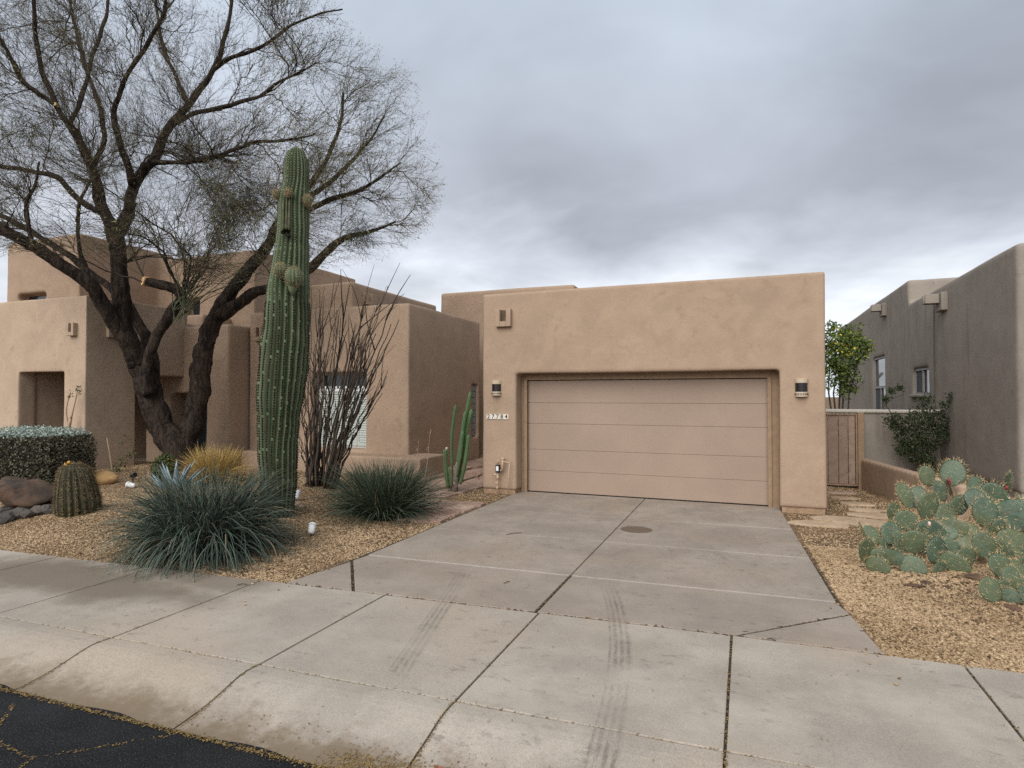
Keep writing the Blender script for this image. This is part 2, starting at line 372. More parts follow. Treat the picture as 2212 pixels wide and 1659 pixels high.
for y0, y1 in zip(yj, yj[1:]):
    o = .025
    for a, b, c, d in ((dl, None, 0, 0), (None, dr, 0, 0)):
        if a: poly = [(a(y0), y0), (xm, y0 + .1), (xm, y1 + (.1 if y1 < 12 else 0)), (a(y1), y1)]
        else: poly = [(xm, y0 + .1), (b(y0), y0 + .22), (b(y1), y1 + (.2 if y1 < 12 else 0)), (xm, y1 + (.1 if y1 < 12 else 0))]
        slab(drive, poly, .0075, M_CONC_D, .004, .002)
slab(drive, [(-4.88, eL), (-3.97, float(edge_y(-3.97))), (-4.72, 6.42)], .017, M_CONC_D)
slab(drive, [(-3.97, float(edge_y(-3.97))), (xm, eM), (xm, 6.82), (dl(6.72), 6.72), (-4.72, 6.42)], .017, M_CONC_D)
slab(drive, [(xm, eM), (-.10, float(edge_y(-.1))), (.94, 6.62), (dr(6.72), 6.94), (xm, 6.82)], .017, M_CONC_D)
slab(drive, [(-.10, float(edge_y(-.1))), (1.06, eR), (.94, 6.62)], .017, M_CONC_D)
g = MB(); g.add([(-17, curb_y(-17) - .1, -.016), (7, curb_y(7) - .1, -.016), (7, edge_y(7) - .03, -.016), (0, edge_y(0) - .03, -.016), (-17, edge_y(-17) - .03, -.016)], [(0, 1, 2, 3, 4)])
g.add([(-4.80, 5.4, -.014), (.98, 5.5, -.014), (.55, 12.3, -.014), (-4.62, 12.3, -.014)], np.array([(0, 1, 2, 3)]))
obj('joint_soil', g, M_DIRT, kind='structure')
M_GROUT = plain('pale_joint_line', (.37, .34, .31), .9, .15, 20)
for y0 in yj[:3]:
    g = MB(); g.prism([(dl(y0) + .02, y0 - .008), (xm - .02, y0 + .092), (xm - .02, y0 + .108), (dl(y0) + .02, y0 + .008)], -.012, -.001); obj('joint_line', g, M_GROUT, drive)
    g = MB(); g.prism([(xm + .02, y0 + .092), (dr(y0) - .02, y0 + .212), (dr(y0) - .02, y0 + .228), (xm + .02, y0 + .108)], -.012, -.001); obj('joint_line', g, M_GROUT, drive)

# ================================================================== HOUSES
def remeshed(mb, voxel, it, amp, origin):
    me = mesh_of('tmp', mb, origin); o = bpy.data.objects.new('tmp', me); COL.objects.link(o)
    r = o.modifiers.new('r', 'REMESH'); r.mode = 'VOXEL'; r.voxel_size = voxel
    s_ = o.modifiers.new('s', 'SMOOTH'); s_.factor = .5; s_.iterations = it
    dg = bpy.context.evaluated_depsgraph_get(); me2 = bpy.data.meshes.new_from_object(o.evaluated_get(dg))
    bpy.data.objects.remove(o); bpy.data.meshes.remove(me)
    n = len(me2.vertices); V = np.empty(n * 3, np.float32); me2.vertices.foreach_get('co', V); V = V.reshape(-1, 3)
    N = np.empty(n * 3, np.float32); me2.vertices.foreach_get('normal', N); N = N.reshape(-1, 3)
    w = V + np.asarray(origin); d = np.zeros(n)
    for k, (fx, fy, fz, ph) in enumerate(((1.3, 1.1, 1.7, .3), (2.9, 2.3, 2.6, 1.9), (5.1, 4.7, 6.1, 4.2), (.7, .6, .9, 2.2))):
        d += np.sin(w[:, 0] * fx + ph + 1.3 * np.sin(w[:, 2] * fz * .7)) * np.sin(w[:, 2] * fz + ph * 2 + np.sin(w[:, 1] * fy)) * (1, .55, .28, 1.1)[k]
    V += N * (d * amp)[:, None]; me2.vertices.foreach_set('co', V.ravel()); me2.update()
    me2.polygons.foreach_set('use_smooth', np.ones(len(me2.polygons), bool))
    return me2
def adobe(name, mb, mat, parent, voxel=.06, it=3, amp=.006, origin=None):
    origin = wloc(parent) if origin is None else origin
    me = remeshed(mb, voxel, it, amp, origin); me.name = name; me.materials.clear(); return obj(name, me, mat, parent, origin)
def wall_y(mb, x0, x1, z0, z1, y0, y1, ops):      # a wall facing -Y with openings (x0,x1,z0,z1)
    xs = sorted({x0, x1, *[v for o in ops for v in o[:2]]}); zs = sorted({z0, z1, *[v for o in ops for v in o[2:]]})
    for a, b in zip(xs, xs[1:]):
        for c, d in zip(zs, zs[1:]):
            mx_, mz = (a + b) / 2, (c + d) / 2
            if not any(o[0] < mx_ < o[1] and o[2] < mz < o[3] for o in ops): mb.box(a, b, y0, y1, c, d)
def wall_x(mb, y0, y1, z0, z1, x0, x1, ops):
    ys = sorted({y0, y1, *[v for o in ops for v in o[:2]]}); zs = sorted({z0, z1, *[v for o in ops for v in o[2:]]})
    for a, b in zip(ys, ys[1:]):
        for c, d in zip(zs, zs[1:]):
            m1, mz = (a + b) / 2, (c + d) / 2
            if not any(o[0] < m1 < o[1] and o[2] < mz < o[3] for o in ops): mb.box(x0, x1, a, b, c, d)
M_DOOR = None
def door_mat():
    t = NT('garage_door_paint'); x, y, z = t.sep(); base = (.298, .219, .167)
    c = t.mix(t.step(t.noise(1.1, 5, .6), .3, .7), sc(base, .95), sc(base, 1.05))
    c = t.mix(t.math('MULTIPLY', t.step(t.noise(70, 3, .6, stretch=(.25, 1, 1)), .4, .8), .18), c, sc(base, .72))
    c = t.mix(t.math('MULTIPLY', t.step(t.noise(13, 2), .77, .80), .6), c, sc(base, .4))
    return t.done(c, .62, t.bump(t.noise(120, 3, .6, stretch=(.2, 1, 1)), .35, .003), spec=.3)
M_DOOR = door_mat()
M_TRIM = plain('brown_trim', (.26, .175, .11), .7, .1, 8)
M_STEM = plain('stem_wall_paint', (.30, .20, .125), .9, .18, 9, bump=.2)
M_BLACK = plain('black_plastic', (.012, .012, .013), .45, .1)
M_WHITE = plain('white_paint', (.72, .72, .70), .55, .05)
M_SHUT = plain('pale_green_grey_shutter', (.44, .47, .43), .6, .06)
M_FRAME = plain('pale_metal_frame', (.42, .40, .37), .5, .06)
def glass(name, col=(.02, .025, .03), rough=.06):
    t = NT(name); return t.done(t.mix(t.noise(1.5, 2), sc(col, .6), sc(col, 1.5)), rough, None, 0, .6)
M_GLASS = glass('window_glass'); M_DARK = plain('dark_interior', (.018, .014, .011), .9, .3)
M_BLOCK = glass('glass_block', (.16, .18, .18), .12)

# ---- the tan house with the garage
H = empty('stucco_house', (-4.5, 13, 0), label='single-storey tan stucco house with wide garage door and window wing', cat='house')
w = MB()
wall_y(w, -5.387, 1.3385, .085, 4.344, 11.98, 12.65, [(-4.60, .575, .085, 2.59)])
adobe('garage_wall', w, M_STUCCO, H, .032, 1, .004)
w = MB(); w.box(-5.36, 1.312, 12.62, 18.0, -.3, 4.30); obj('garage_body', w, M_STUCCO, H, bevel=.06, seg=4)
w = MB()
wall_y(w, -13.28, -8.0, -.3, 4.49, 13.2, 13.62, [(-11.08, -9.29, .70, 2.74)])
w.box(-13.28, -8.22, 13.58, 17.6, -.3, 4.49); wall_x(w, 13.5, 17.6, -.3, 4.49, -8.4, -8.0, [(17.0, 17.42, .80, 2.46)])
w.box(-10.14, -5.21, 18.9, 24, -.3, 5.77)
w.box(-17.2, -12.54, 17.0, 23, -.3, 6.03)
adobe('wing_wall', w, M_STUCCO, H, .055, 2, .006)
w = MB(); w.box(-12.9, -7.28, 12.55, 13.45, -.3, .60); w.box(-8.3, -7.28, 12.6, 13.85, -.3, .60)
adobe('bench_ledge', w, M_STUCCO, H, .045, 3, .007)
# stem walls under the facade
for x0, x1 in ((-5.36, -4.63), (.605, 1.31)):
    w = MB(); w.box(x0, x1, 12.005, 12.6, -.25, .12); obj('stem_wall', w, M_STEM, H)
# garage door: five panels, jambs, header
D = empty('garage_door', (-2.04, 12.45, 0)); D.parent = H; D.location = np.array((-2.04, 12.45, 0)) - wloc(H); D.location = (-2.04 + 4.5, 12.45 - 13, 0)
zp = [.02, .475, .935, 1.50, 1.955, 2.44]
for a, b in zip(zp, zp[1:]):
    w = MB(); w.box(-4.475, .395, 12.41, 12.455, a + .0018, b - .0018); obj('panel', w, M_DOOR, D, bevel=.005)
w = MB(); w.box(-4.475, .395, 12.425, 12.45, -.02, .017); obj('bottom_seal', w, M_BLACK, D)
for x0, x1 in ((-4.62, -4.487), (.407, .60)):
    w = MB(); w.box(x0, x1, 12.34, 12.62, -.05, 2.47); obj('jamb', w, M_TRIM, H, bevel=.006)
    xa, xb = (x1 - .045, x1 + .022) if x1 < 0 else (x0 - .022, x0 + .045)
    w = MB(); w.box(xa, xb, 12.30, 12.338, -.03, 2.46); obj('stop_moulding', w, M_TRIM, H, bevel=.004)
w = MB(); w.box(-4.62, .60, 12.335, 12.62, 2.452, 2.62); obj('header', w, M_TRIM, H, bevel=.006)
M_DRAIN_SHADE = plain('drain_shade', (.11, .075, .05), .95, .2)  # dark brown paints the shade inside the drain holes
# roof drain scuppers
def scupper(parent, x0, x1, z0, z1, y, out, mat, slot=.30, axis='y', sgn=-1):
    mb = MB(); wd = x1 - x0; s0, s1 = x0 + wd * slot, x1 - wd * slot; zf = z0 + (z1 - z0) * .30
    def bx(a, b, c, d):
        lo, hi = sorted((y, y + sgn * out))
        if axis == 'y': mb.box(a, b, lo, hi, c, d)
        else: mb.box(lo, hi, a, b, c, d)
    bx(x0, s0, z0, z1); bx(s1, x1, z0, z1); bx(s0 + .0005, s1 - .0005, z0, zf)
    so = obj('scupper', mb, mat, parent, bevel=.012, seg=3)
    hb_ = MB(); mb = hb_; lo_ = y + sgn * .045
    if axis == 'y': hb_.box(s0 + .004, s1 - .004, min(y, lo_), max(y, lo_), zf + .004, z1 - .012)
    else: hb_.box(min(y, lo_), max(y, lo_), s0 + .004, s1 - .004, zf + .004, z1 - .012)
    obj('drain_shade', hb_, M_DRAIN_SHADE, so); return so  # solid block in the slot, its colour standing in for the hole's shade
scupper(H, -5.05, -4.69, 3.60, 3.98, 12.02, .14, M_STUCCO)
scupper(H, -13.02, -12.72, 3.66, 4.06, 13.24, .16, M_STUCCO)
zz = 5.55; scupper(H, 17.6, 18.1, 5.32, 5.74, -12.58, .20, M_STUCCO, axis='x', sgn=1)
# wing window with louvred shutters
wn_ = empty('window', (-10.2, 13.5, .7)); wn_.parent = H; wn_.location = (-10.2 + 4.5, .5, .7)
x0, x1, z0, z1 = -11.10, -9.27, .68, 2.76; yf = 13.46
w = MB(); w.box(x0, x1, yf + .10, yf + .11, z0, z1); obj('pane', w, M_GLASS, wn_)
w = MB(); w.box(x0, x0 + .07, yf, yf + .08, z0, z1); w.box(x1 - .07, x1, yf, yf + .08, z0, z1); w.box(x0 + .07, x1 - .07, yf, yf + .08, z0, z0 + .07); w.box(x0 + .07, x1 - .07, yf, yf + .08, z1 - .07, z1)
obj('window_frame', w, M_FRAME, wn_)
w = MB(); w.box(x0 + .07, x1 - .07, yf - .01, yf + .07, 2.22, 2.30); obj('transom_bar', w, M_WHITE, wn_, bevel=.006)
w = MB()
for k in range(9): xx = x0 + .16 + k * .18; w.box(xx, xx + .11, yf + .075, yf + .085, 2.31, 2.37)
obj('valance', w, M_WHITE, wn_, kind='stuff')
xm_ = (x0 + x1) / 2
for a, b in ((x0 + .08, x0 + .50), (x0 + .51, xm_ - .005), (xm_ + .005, x1 - .50), (x1 - .49, x1 - .08)):
    sh = MB(); c, d = z0 + .08, 2.215
    sh.box(a, a + .05, yf + .02, yf + .055, c, d); sh.box(b - .05, b, yf + .02, yf + .055, c, d); sh.box(a + .05, b - .05, yf + .02, yf + .055, c, c + .09); sh.box(a + .05, b - .05, yf + .02, yf + .055, d - .07, d)
    so = obj('shutter', sh, M_SHUT, wn_)
    lv = MB(); zl = c + .10
    while zl < d - .1:
        lv.add([(a + .05, yf + .025, zl), (b - .05, yf + .025, zl), (b - .05, yf + .05, zl + .062), (a + .05, yf + .05, zl + .062), (a + .05, yf + .031, zl - .003), (b - .05, yf + .031, zl - .003), (b - .05, yf + .056, zl + .059), (a + .05, yf + .056, zl + .059)],
               np.array([(0, 1, 2, 3), (5, 4, 7, 6), (0, 4, 5, 1), (3, 2, 6, 7)])); zl += .064
    obj('louvres', lv, M_SHUT, so, kind='stuff')
# glass block window on the side of the wing
gb = empty('glass_block_window', (-8.1, 17.2, .8)); gb.parent = H; gb.location = (-8.1 + 4.5, 4.2, .8)
for r_ in range(8):
    for c_ in range(2):
        w = MB(); w.box(-8.14, -8.06, 17.005 + c_ * .207, 17.205 + c_ * .207, .81 + r_ * .206, 1.008 + r_ * .206); obj('glass_block', w, M_BLOCK, gb, bevel=.018, seg=3)
w = MB(); w.box(-8.2, -8.10, 16.98, 17.44, .79, 2.47); obj('mortar', w, M_FRAME, gb)

# ---- the neighbour on the left
L = empty('two_level_stucco_house', (-17, 11, 0), label='pale tan two-level stucco house with porch opening behind the mesquite', cat='house')
w = MB()
wall_y(w, -19.6, -15.0, -.3, 4.58, 9.75, 10.15, [(-17.58, -15.77, -.3, 2.72)])
wall_x(w, 9.75, 12.0, -.3, 4.58, -15.4, -15.0, [(11.05, 12.0, -.3, 2.64)])
w.box(-19.6, -15.1, 9.9, 13.2, 3.9, 4.2); w.box(-19.6, -17.62, 9.9, 14.6, -.3, 4.2); w.box(-18, -16.5, 12.9, 14.6, 2.9, 4.2)
w.box(-16.55, -15.0, 12.0, 12.6, 2.64, 4.58)
adobe('porch_wall', w, M_STUCCO_L, L, .04, 1, .005)
w = MB()
wall_y(w, -16.55, -13.34, -.3, 4.10, 12.5, 13.1, [(-15.55, -14.15, -.3, 2.18)])
w.box(-16.5, -13.36, 13.45, 14.9, -.3, 4.10); w.box(-16.55, -15.6, 12.9, 13.6, -.3, 4.1); w.box(-14.1, -13.34, 12.9, 13.6, -.3, 4.1); w.box(-15.7, -14.0, 12.9, 13.6, 2.18, 4.1)
w.box(-16.9, -15.55, 13.6, 14.9, 4.0, 4.62)
adobe('bay_wall', w, M_STUCCO, L, .055, 2, .006)
w = MB()
wall_y(w, -22.3, -18.8, 3.5, 7.06, 12.0, 12.4, [(-21.75, -20.35, 5.12, 5.36)]); w.box(-22.3, -18.8, 12.35, 15.2, 3.5, 7.06)
wall_y(w, -18.95, -14.6, 3.5, 6.80, 14.7, 15.1, [(-17.62, -16.98, 4.73, 5.40)]); w.box(-18.95, -14.6, 15.05, 20, 3.5, 6.80)
w.box(-26, -22.2, 14, 20, 3.5, 6.3)
adobe('upper_wall', w, M_STUCCO, L, .06, 2, .007)
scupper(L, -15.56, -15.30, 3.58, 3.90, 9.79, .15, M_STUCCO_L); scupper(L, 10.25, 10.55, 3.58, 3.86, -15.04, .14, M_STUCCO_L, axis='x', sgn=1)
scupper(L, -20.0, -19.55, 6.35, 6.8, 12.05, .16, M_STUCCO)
for x0, x1, z0, z1, y in ((-21.77, -20.33, 5.10, 5.38, 12.3), (-17.64, -16.96, 4.71, 5.42, 15.0)):
    w = MB(); w.box(x0, x1, y, y + .06, z0, z1); obj('window', w, M_GLASS, L)
w = MB(); w.box(-15.52, -14.18, 13.42, 13.448, -.02, 2.2); d_ = obj('door', w, M_FRAME, L)
for xa in (-15.46, -14.80):
    w = MB(); w.box(xa, xa + .56, 13.40, 13.418, .12, 2.08); obj('pane', w, M_GLASS, d_)
w = MB(); w.box(-17.7, -16.4, 14.4, 14.5, -.2, 4.0); obj('porch_back_wall', w, M_STUCCO, L)
w = MB(); w.box(-18, -15.05, 9.9, 14.5, -.3, .16); obj('porch_floor', w, M_CONC, L)

# ---- the neighbour on the right
Q = empty('grey_stucco_house', (4.5, 16, 0), label='grey-brown stucco house side wall with two windows at right', cat='house')
w = MB()
wall_x(w, 11.95, 19.0, .52, 4.60, 4.1, 4.5, [(17.03, 18.5, 2.14, 2.80)]); w.box(4.45, 12, 11.95, 19, .52, 4.60)
wall_x(w, 18.9, 32, .1, 5.25, 4.1, 4.5, [(21.87, 23.76, .1, 3.38)]); w.box(4.45, 12, 18.9, 32, .1, 5.25)
adobe('wall', w, M_GREY, Q, .06, 2, .006)
w = MB(); w.box(4.13, 11.9, 11.98, 19, -.3, .56); obj('stem_wall', w, M_GREY, Q)
def win_x(y0, y1, z0, z1, split, x=4.16):
    mb = MB(); mb.box(x + .04, x + .06, y0, y1, z0, z1); f = obj('window', mb, M_GLASS, Q)
    fr = MB(); t_ = .05
    fr.box(x - .01, x + .035, y0, y0 + t_, z0, z1); fr.box(x - .01, x + .035, y1 - t_, y1, z0, z1); fr.box(x - .01, x + .035, y0 + t_, y1 - t_, z0, z0 + t_); fr.box(x - .01, x + .035, y0 + t_, y1 - t_, z1 - t_, z1)
    ym = (y0 + y1) / 2; fr.box(x - .005, x + .033, ym - .03, ym + .03, z0 + t_, split); 
    if split < z1 - .1: fr.box(x - .006, x + .034, y0 + t_, y1 - t_, split, split + .08)
    obj('window_frame', fr, plain('grey_window_frame', (.27, .255, .235), .6, .06), f)
    sc_ = MB(); sc_.box(x + .02, x + .03, ym + .03, y1 - t_, z0 + t_, split); obj('insect_screen', sc_, plain('insect_screen', (.07, .075, .08), .9), f)
win_x(17.03, 18.5, 2.14, 2.80, 2.75); win_x(21.87, 23.76, .1, 3.38, 2.35)
w = MB(); w.box(4.02, 4.14, 16.95, 18.56, 2.06, 2.14); adobe('sill', w, M_GREY, Q, .025, 2, 0)
for ya, za in ((21.75, 4.60), (15.75, 3.98)):
    w = MB(); w.box(3.99, 4.16, ya - .24, ya + .24, za, za + .40); so = obj('scupper', w, M_GREY, Q, bevel=.02, seg=3)
    w = MB(); w.box(3.72, 3.985, ya - .13, ya - .07, za + .17, za + .38); w.box(3.72, 3.985, ya + .07, ya + .13, za + .17, za + .38); w.box(3.72, 3.985, ya - .0695, ya + .0695, za + .17, za + .225); obj('spout', w, M_GREY, so, bevel=.01)
w = MB(); w.box(4.085, 4.12, 16.47, 16.495, .54, 4.5); obj('control_joint', w, plain('joint_sealant', (.09, .08, .07), .9), Q)
w = MB(); w.tube([(4.15, 25.6, 2.6), (3.85, 25.5, 2.75), (3.7, 25.4, 2.95)], .05, 8); obj('wall_spout', w, M_FRAME, Q)

# ---- courtyard wall, gate, low wall
CW = empty('courtyard_wall', (3.2, 16.2, 0), label='chest-high grey courtyard wall between the gate and grey house', cat='wall')
w = MB(); w.box(2.50, 4.2, 16.15, 16.37, -.3, 1.74); adobe('wall', w, M_GREY, CW, .04, 3, .004)
w = MB(); w.box(1.30, 4.15, 16.11, 16.41, 1.70, 1.785); adobe('coping', w, plain('pale_coping', (.46, .42, .36), .9), CW, .03, 2, .003)
GT = empty('plank_gate', (1.9, 15.8, 0), label='closed brown vertical-plank gate beside the garage corner', cat='gate')
M_PLANK = flag('gate_plank', (.265, .185, .138), (.33, .235, .18), (.21, .145, .108))
xb = [1.36, 1.55, 1.79, 2.01, 2.21, 2.355]
for a, b in zip(xb, xb[1:]):
    w = MB(); w.box(a + .006, b - .006, 15.78 + random.uniform(-.004, .004), 15.81, .06, 1.66); obj('plank', w, M_PLANK, GT, bevel=.006)
for z in (.25, .95, 1.5):
    w = MB(); w.box(1.34, 2.36, 15.812, 15.85, z, z + .09); obj('rail', w, M_PLANK, GT)
w = MB(); w.box(2.36, 2.395, 15.74, 15.86, .03, 1.69); w.box(1.3, 2.36, 15.742, 15.858, 1.664, 1.692); w.box(1.3, 2.36, 15.743, 15.857, .02, .055); obj('gate_frame', w, M_TRIM, GT, bevel=.004)
w = MB(); w.box(2.40, 2.53, 15.72, 15.90, -.1, 1.72); obj('gate_post', w, M_TRIM, GT, bevel=.01)
w = MB()
path = [(lowwall_x(y), y) for y in np.linspace(15.9, 11.7, 9)]
for (xa, ya), (xc, yc) in zip(path, path[1:]):
    w.prism([(xa, ya), (xc, yc - .01), (xc + .2, yc - .01), (xa + .2, ya)], -.3, .66)
LW = empty('low_garden_wall', (2.6, 14, 0), label='knee-high tan stucco wall running from the gate towards the prickly pear', cat='wall')
adobe('wall', w, M_STUCCO, LW, .035, 4, .004)

# ================================================================== SMALL FITTINGS ON THE HOUSE
M_LAMP = plain('tan_lamp_body', (.47, .38, .28), .7, .06); M_LAMPD = glass('dark_lamp_glass', (.010, .007, .007), .25)
def wall_lamp(cx, zc_, label):
    e = empty('wall_lamp', (cx, 11.95, zc_ - .17), label, 'wall lamp', 'lamps beside the garage door')
    def half(z0, z1, r, n=14, y=11.985):
        mb = MB(); P = [(cx + r * math.cos(a), y - r * 1.05 * math.sin(a)) for a in np.linspace(0, math.pi, n)]
        mb.prism([(p[0], p[1]) for p in P][::-1], z0, z1); return mb
    obj('top_band', half(zc_ + .085, zc_ + .165, .108), M_LAMP, e, bevel=.006)
    obj('glass_band', half(zc_ - .075, zc_ + .086, .103), M_LAMPD, e)
    obj('vent_band', half(zc_ - .165, zc_ - .076, .108), M_LAMP, e, bevel=.006)
    s_ = MB()
    for a in np.linspace(.25, math.pi - .25, 11):
        x, y = cx + .1095 * math.cos(a), 11.985 - .1095 * 1.05 * math.sin(a); s_.box(x - .005, x + .005, y - .004, y + .01, zc_ - .135, zc_ - .10)
    obj('vent_slots', s_, M_BLACK, e, kind='stuff')
wall_lamp(-5.05, 2.275, 'half-round tan wall lamp above the house number plate'); wall_lamp(.94, 2.255, 'half-round tan wall lamp right of the garage door')
# house number
e = empty('house_number_plate', (-5.03, 11.96, 1.6), 'white tile plate reading 27784 left of the garage door', 'number plate')
M_TILE = plain('white_tile', (.66, .62, .54), .35, .05); M_DIGIT = plain('brown_digit', (.07, .035, .02), .6)
for k, ch in enumerate('27784'):
    xa = -5.285 + k * .104
    w = MB(); w.box(xa, xa + .102, 11.962, 11.982, 1.60, 1.708); t_ = obj('tile', w, M_TILE, e, bevel=.003)
    cu = bpy.data.curves.new('digit', 'FONT'); cu.body = ch; cu.size = .128; cu.extrude = .001; cu.offset = .0025; cu.align_x = 'CENTER'
    to = bpy.data.objects.new('tmp', cu); COL.objects.link(to); dg = bpy.context.evaluated_depsgraph_get()
    me = bpy.data.meshes.new_from_object(to.evaluated_get(dg)); bpy.data.objects.remove(to)
    me.transform(Matrix.Translation((xa + .051, 11.9605, 1.615)) @ Matrix.Rotation(math.pi / 2, 4, 'X')); me.transform(Matrix.Translation(-Vector(wloc(t_))))
    me.materials.clear(); obj('digit', me, M_DIGIT, t_, origin=wloc(t_))
# water valve pipes on the wall
e = empty('water_valve_pipes', (-4.95, 11.85, -.02), 'tan painted water valve pipes with black timer at the garage corner', 'pipes')
M_PIPE = plain('tan_pipe_paint', (.46, .33, .22), .55, .1)
yp = 11.86
def pipe(name, pts, r, n=8, mat=M_PIPE):
    mb = MB(); mb.tube(pts, r, n); return obj(name, mb, mat, e, smooth=True)
pipe('riser', [(-4.99, yp, -.1), (-4.98, yp, .25), (-4.965, yp, .5)], .016); pipe('riser', [(-4.73, yp, -.1), (-4.725, yp, .4), (-4.70, yp, .68)], .011)
pipe('crossbar', [(-4.69, yp, .675), (-4.78, yp, .69), (-4.88, yp, .70)], .013); pipe('valve_body', [(-4.87, yp, .50), (-4.865, yp, .62), (-4.86, yp, .79)], .022)
pipe('bonnet', [(-4.90, yp, .755), (-4.86, yp, .76), (-4.82, yp, .755)], .028); pipe('elbow', [(-4.965, yp, .50), (-4.92, yp, .505), (-4.87, yp, .52)], .016)
pipe('valve_lever', [(-5.08, yp - .02, .40), (-5.04, yp - .02, .42), (-4.97, yp, .40)], .018); pipe('side_tap', [(-5.03, yp - .01, .24), (-5.0, yp - .01, .24), (-4.96, yp, .24)], .014)
pipe('union', [(-4.977, yp, .30), (-4.975, yp, .35), (-4.972, yp, .40)], .027); pipe('coupling', [(-4.99, yp, .10), (-4.985, yp, .13), (-4.983, yp, .16)], .024); pipe('cap', [(-4.965, yp, .64), (-4.965, yp, .70), (-4.96, yp, .72)], .02)
w = MB(); w.box(-5.01, -4.915, yp - .05, yp + .02, .46, .63); t_ = obj('timer', w, M_BLACK, e, bevel=.012)
w = MB(); w.box(-4.99, -4.935, yp - .054, yp - .051, .50, .60); obj('label', w, M_WHITE, t_)

# ================================================================== STONES
def stone(name, c, size, seed, mat, label, cat='rock', group=None, rot=0, sub=3, rough=.28, flat=0.0, sink=.25, facet=True):
    bm = bmesh.new(); bmesh.ops.create_icosphere(bm, subdivisions=sub, radius=1.0)
    for v in bm.verts:
        p = v.co.copy(); n_ = noise.noise(p * 1.3 + Vector((seed * 7.1, seed, 0))) + .45 * noise.noise(p * 3.1 + Vector((0, seed * 3.3, seed)))
        q = 1 + rough * n_ * 1.6; v.co = p * q
        if facet:
            for nx in range(5):
                h = Vector((math.sin(seed * 3 + nx * 2.1), math.cos(seed * 5 + nx * 1.7), math.sin(seed + nx * 4.4))).normalized(); dd = v.co.dot(h) - .78
                if dd > 0: v.co -= h * dd * .85
        v.co = Vector((v.co.x * size[0], v.co.y * size[1], v.co.z * size[2]))
    bmesh.ops.rotate(bm, verts=bm.verts, cent=(0, 0, 0), matrix=Matrix.Rotation(rot, 3, 'Z'))
    me = bpy.data.meshes.new(name); bm.to_mesh(me); bm.free()
    me.polygons.foreach_set('use_smooth', np.full(len(me.polygons), not facet or sub > 3))
    o = bpy.data.objects.new(name, me); COL.objects.link(o); me.materials.append(mat)
    o.location = (c[0], c[1], c[2] + size[2] * (1 - 2 * sink) * .9); return tag(o, label, cat, group)
def rockmat(name, a, b, c2):
    t = NT(name); c = t.mix(t.step(t.noise(2.5, 7, .65), .35, .65), a, b); c = t.mix(t.step(t.noise(6, 6, .7, dist=1), .55, .68), c, c2)
    bb = t.bump(t.noise(14, 6, .65), .6, .03); return t.done(c, .85, t.bump(t.noise(60, 4), .4, .006, bb))
M_BOULD = rockmat('varnished_rock', (.045, .033, .026), (.115, .068, .042), (.024, .020, .018))
M_DARKR = rockmat('dark_schist', (.055, .048, .042), (.10, .085, .07), (.03, .028, .026))
M_TANR = rockmat('tan_rock', (.50, .30, .12), (.58, .37, .17), (.44, .25, .10))
p = on_ground(66, 1094); stone('boulder', p, (.52, .42, .29), 2.3, M_BOULD, 'large brown-black boulder in front of the clipped hedge', 'boulder', rot=.25, sub=4, rough=.30, sink=.12)
p = on_ground(220, 1045); stone('boulder', p, (.33, .25, .17), 5.1, M_TANR, 'smooth orange-tan boulder beside the porch pillar', 'boulder', sub=4, rough=.06, sink=.2, facet=False)
for k, (px, py, s_) in enumerate(((10, 1128, .16), (38, 1120, .18), (62, 1118, .13), (85, 1112, .15), (108, 1108, .15), (130, 1104, .13), (20, 1106, .14), (52, 1104, .12))):
    p = on_ground(px, py); stone('edging_rock', p, (s_ * 1.1, s_ * .8, s_ * .6), k + 11.3, M_DARKR, 'dark angular edging rock, %s in the row below the brown-black boulder' % ['first from the left', 'second from the left', 'third from the left', 'fourth from the left', 'fifth from the left', 'nearest the barrel cactus', 'tucked behind the left end', 'tucked behind the middle'][k], 'rock', 'dark rocks edging the dry bed', rot=k * 1.1, sub=2, sink=.2)
for k, (px, py, s_) in enumerate(((300, 1092, .10), (322, 1089, .11), (345, 1086, .15), (366, 1084, .13))):
    p = on_ground(px, py); stone('edging_rock', p, (s_ * 1.2, s_ * .8, s_ * .5), k + 31.7, M_DARKR, '%s grey edging rock between the barrel cactus and blue agave' % ['small leftmost', 'second from left flat', 'largest flat', 'rightmost flat'][k], 'rock', 'grey rocks left of the agave', rot=k * .8, sub=2, sink=.2)
for k, (px, py, s_) in enumerate(((622, 1098, .07), (640, 1092, .06), (652, 1097, .05))):
    p = on_ground(px, py); stone('pale_stone', p, (s_ * 1.2, s_, s_ * .7), k + 41.7, M_STEP, '%s pale stone on gravel at the foot of the saguaro' % ['largest', 'middle', 'smallest rightmost'][k], 'rock', 'pale stones by the saguaro', rot=k * .8, sub=2, sink=.2)
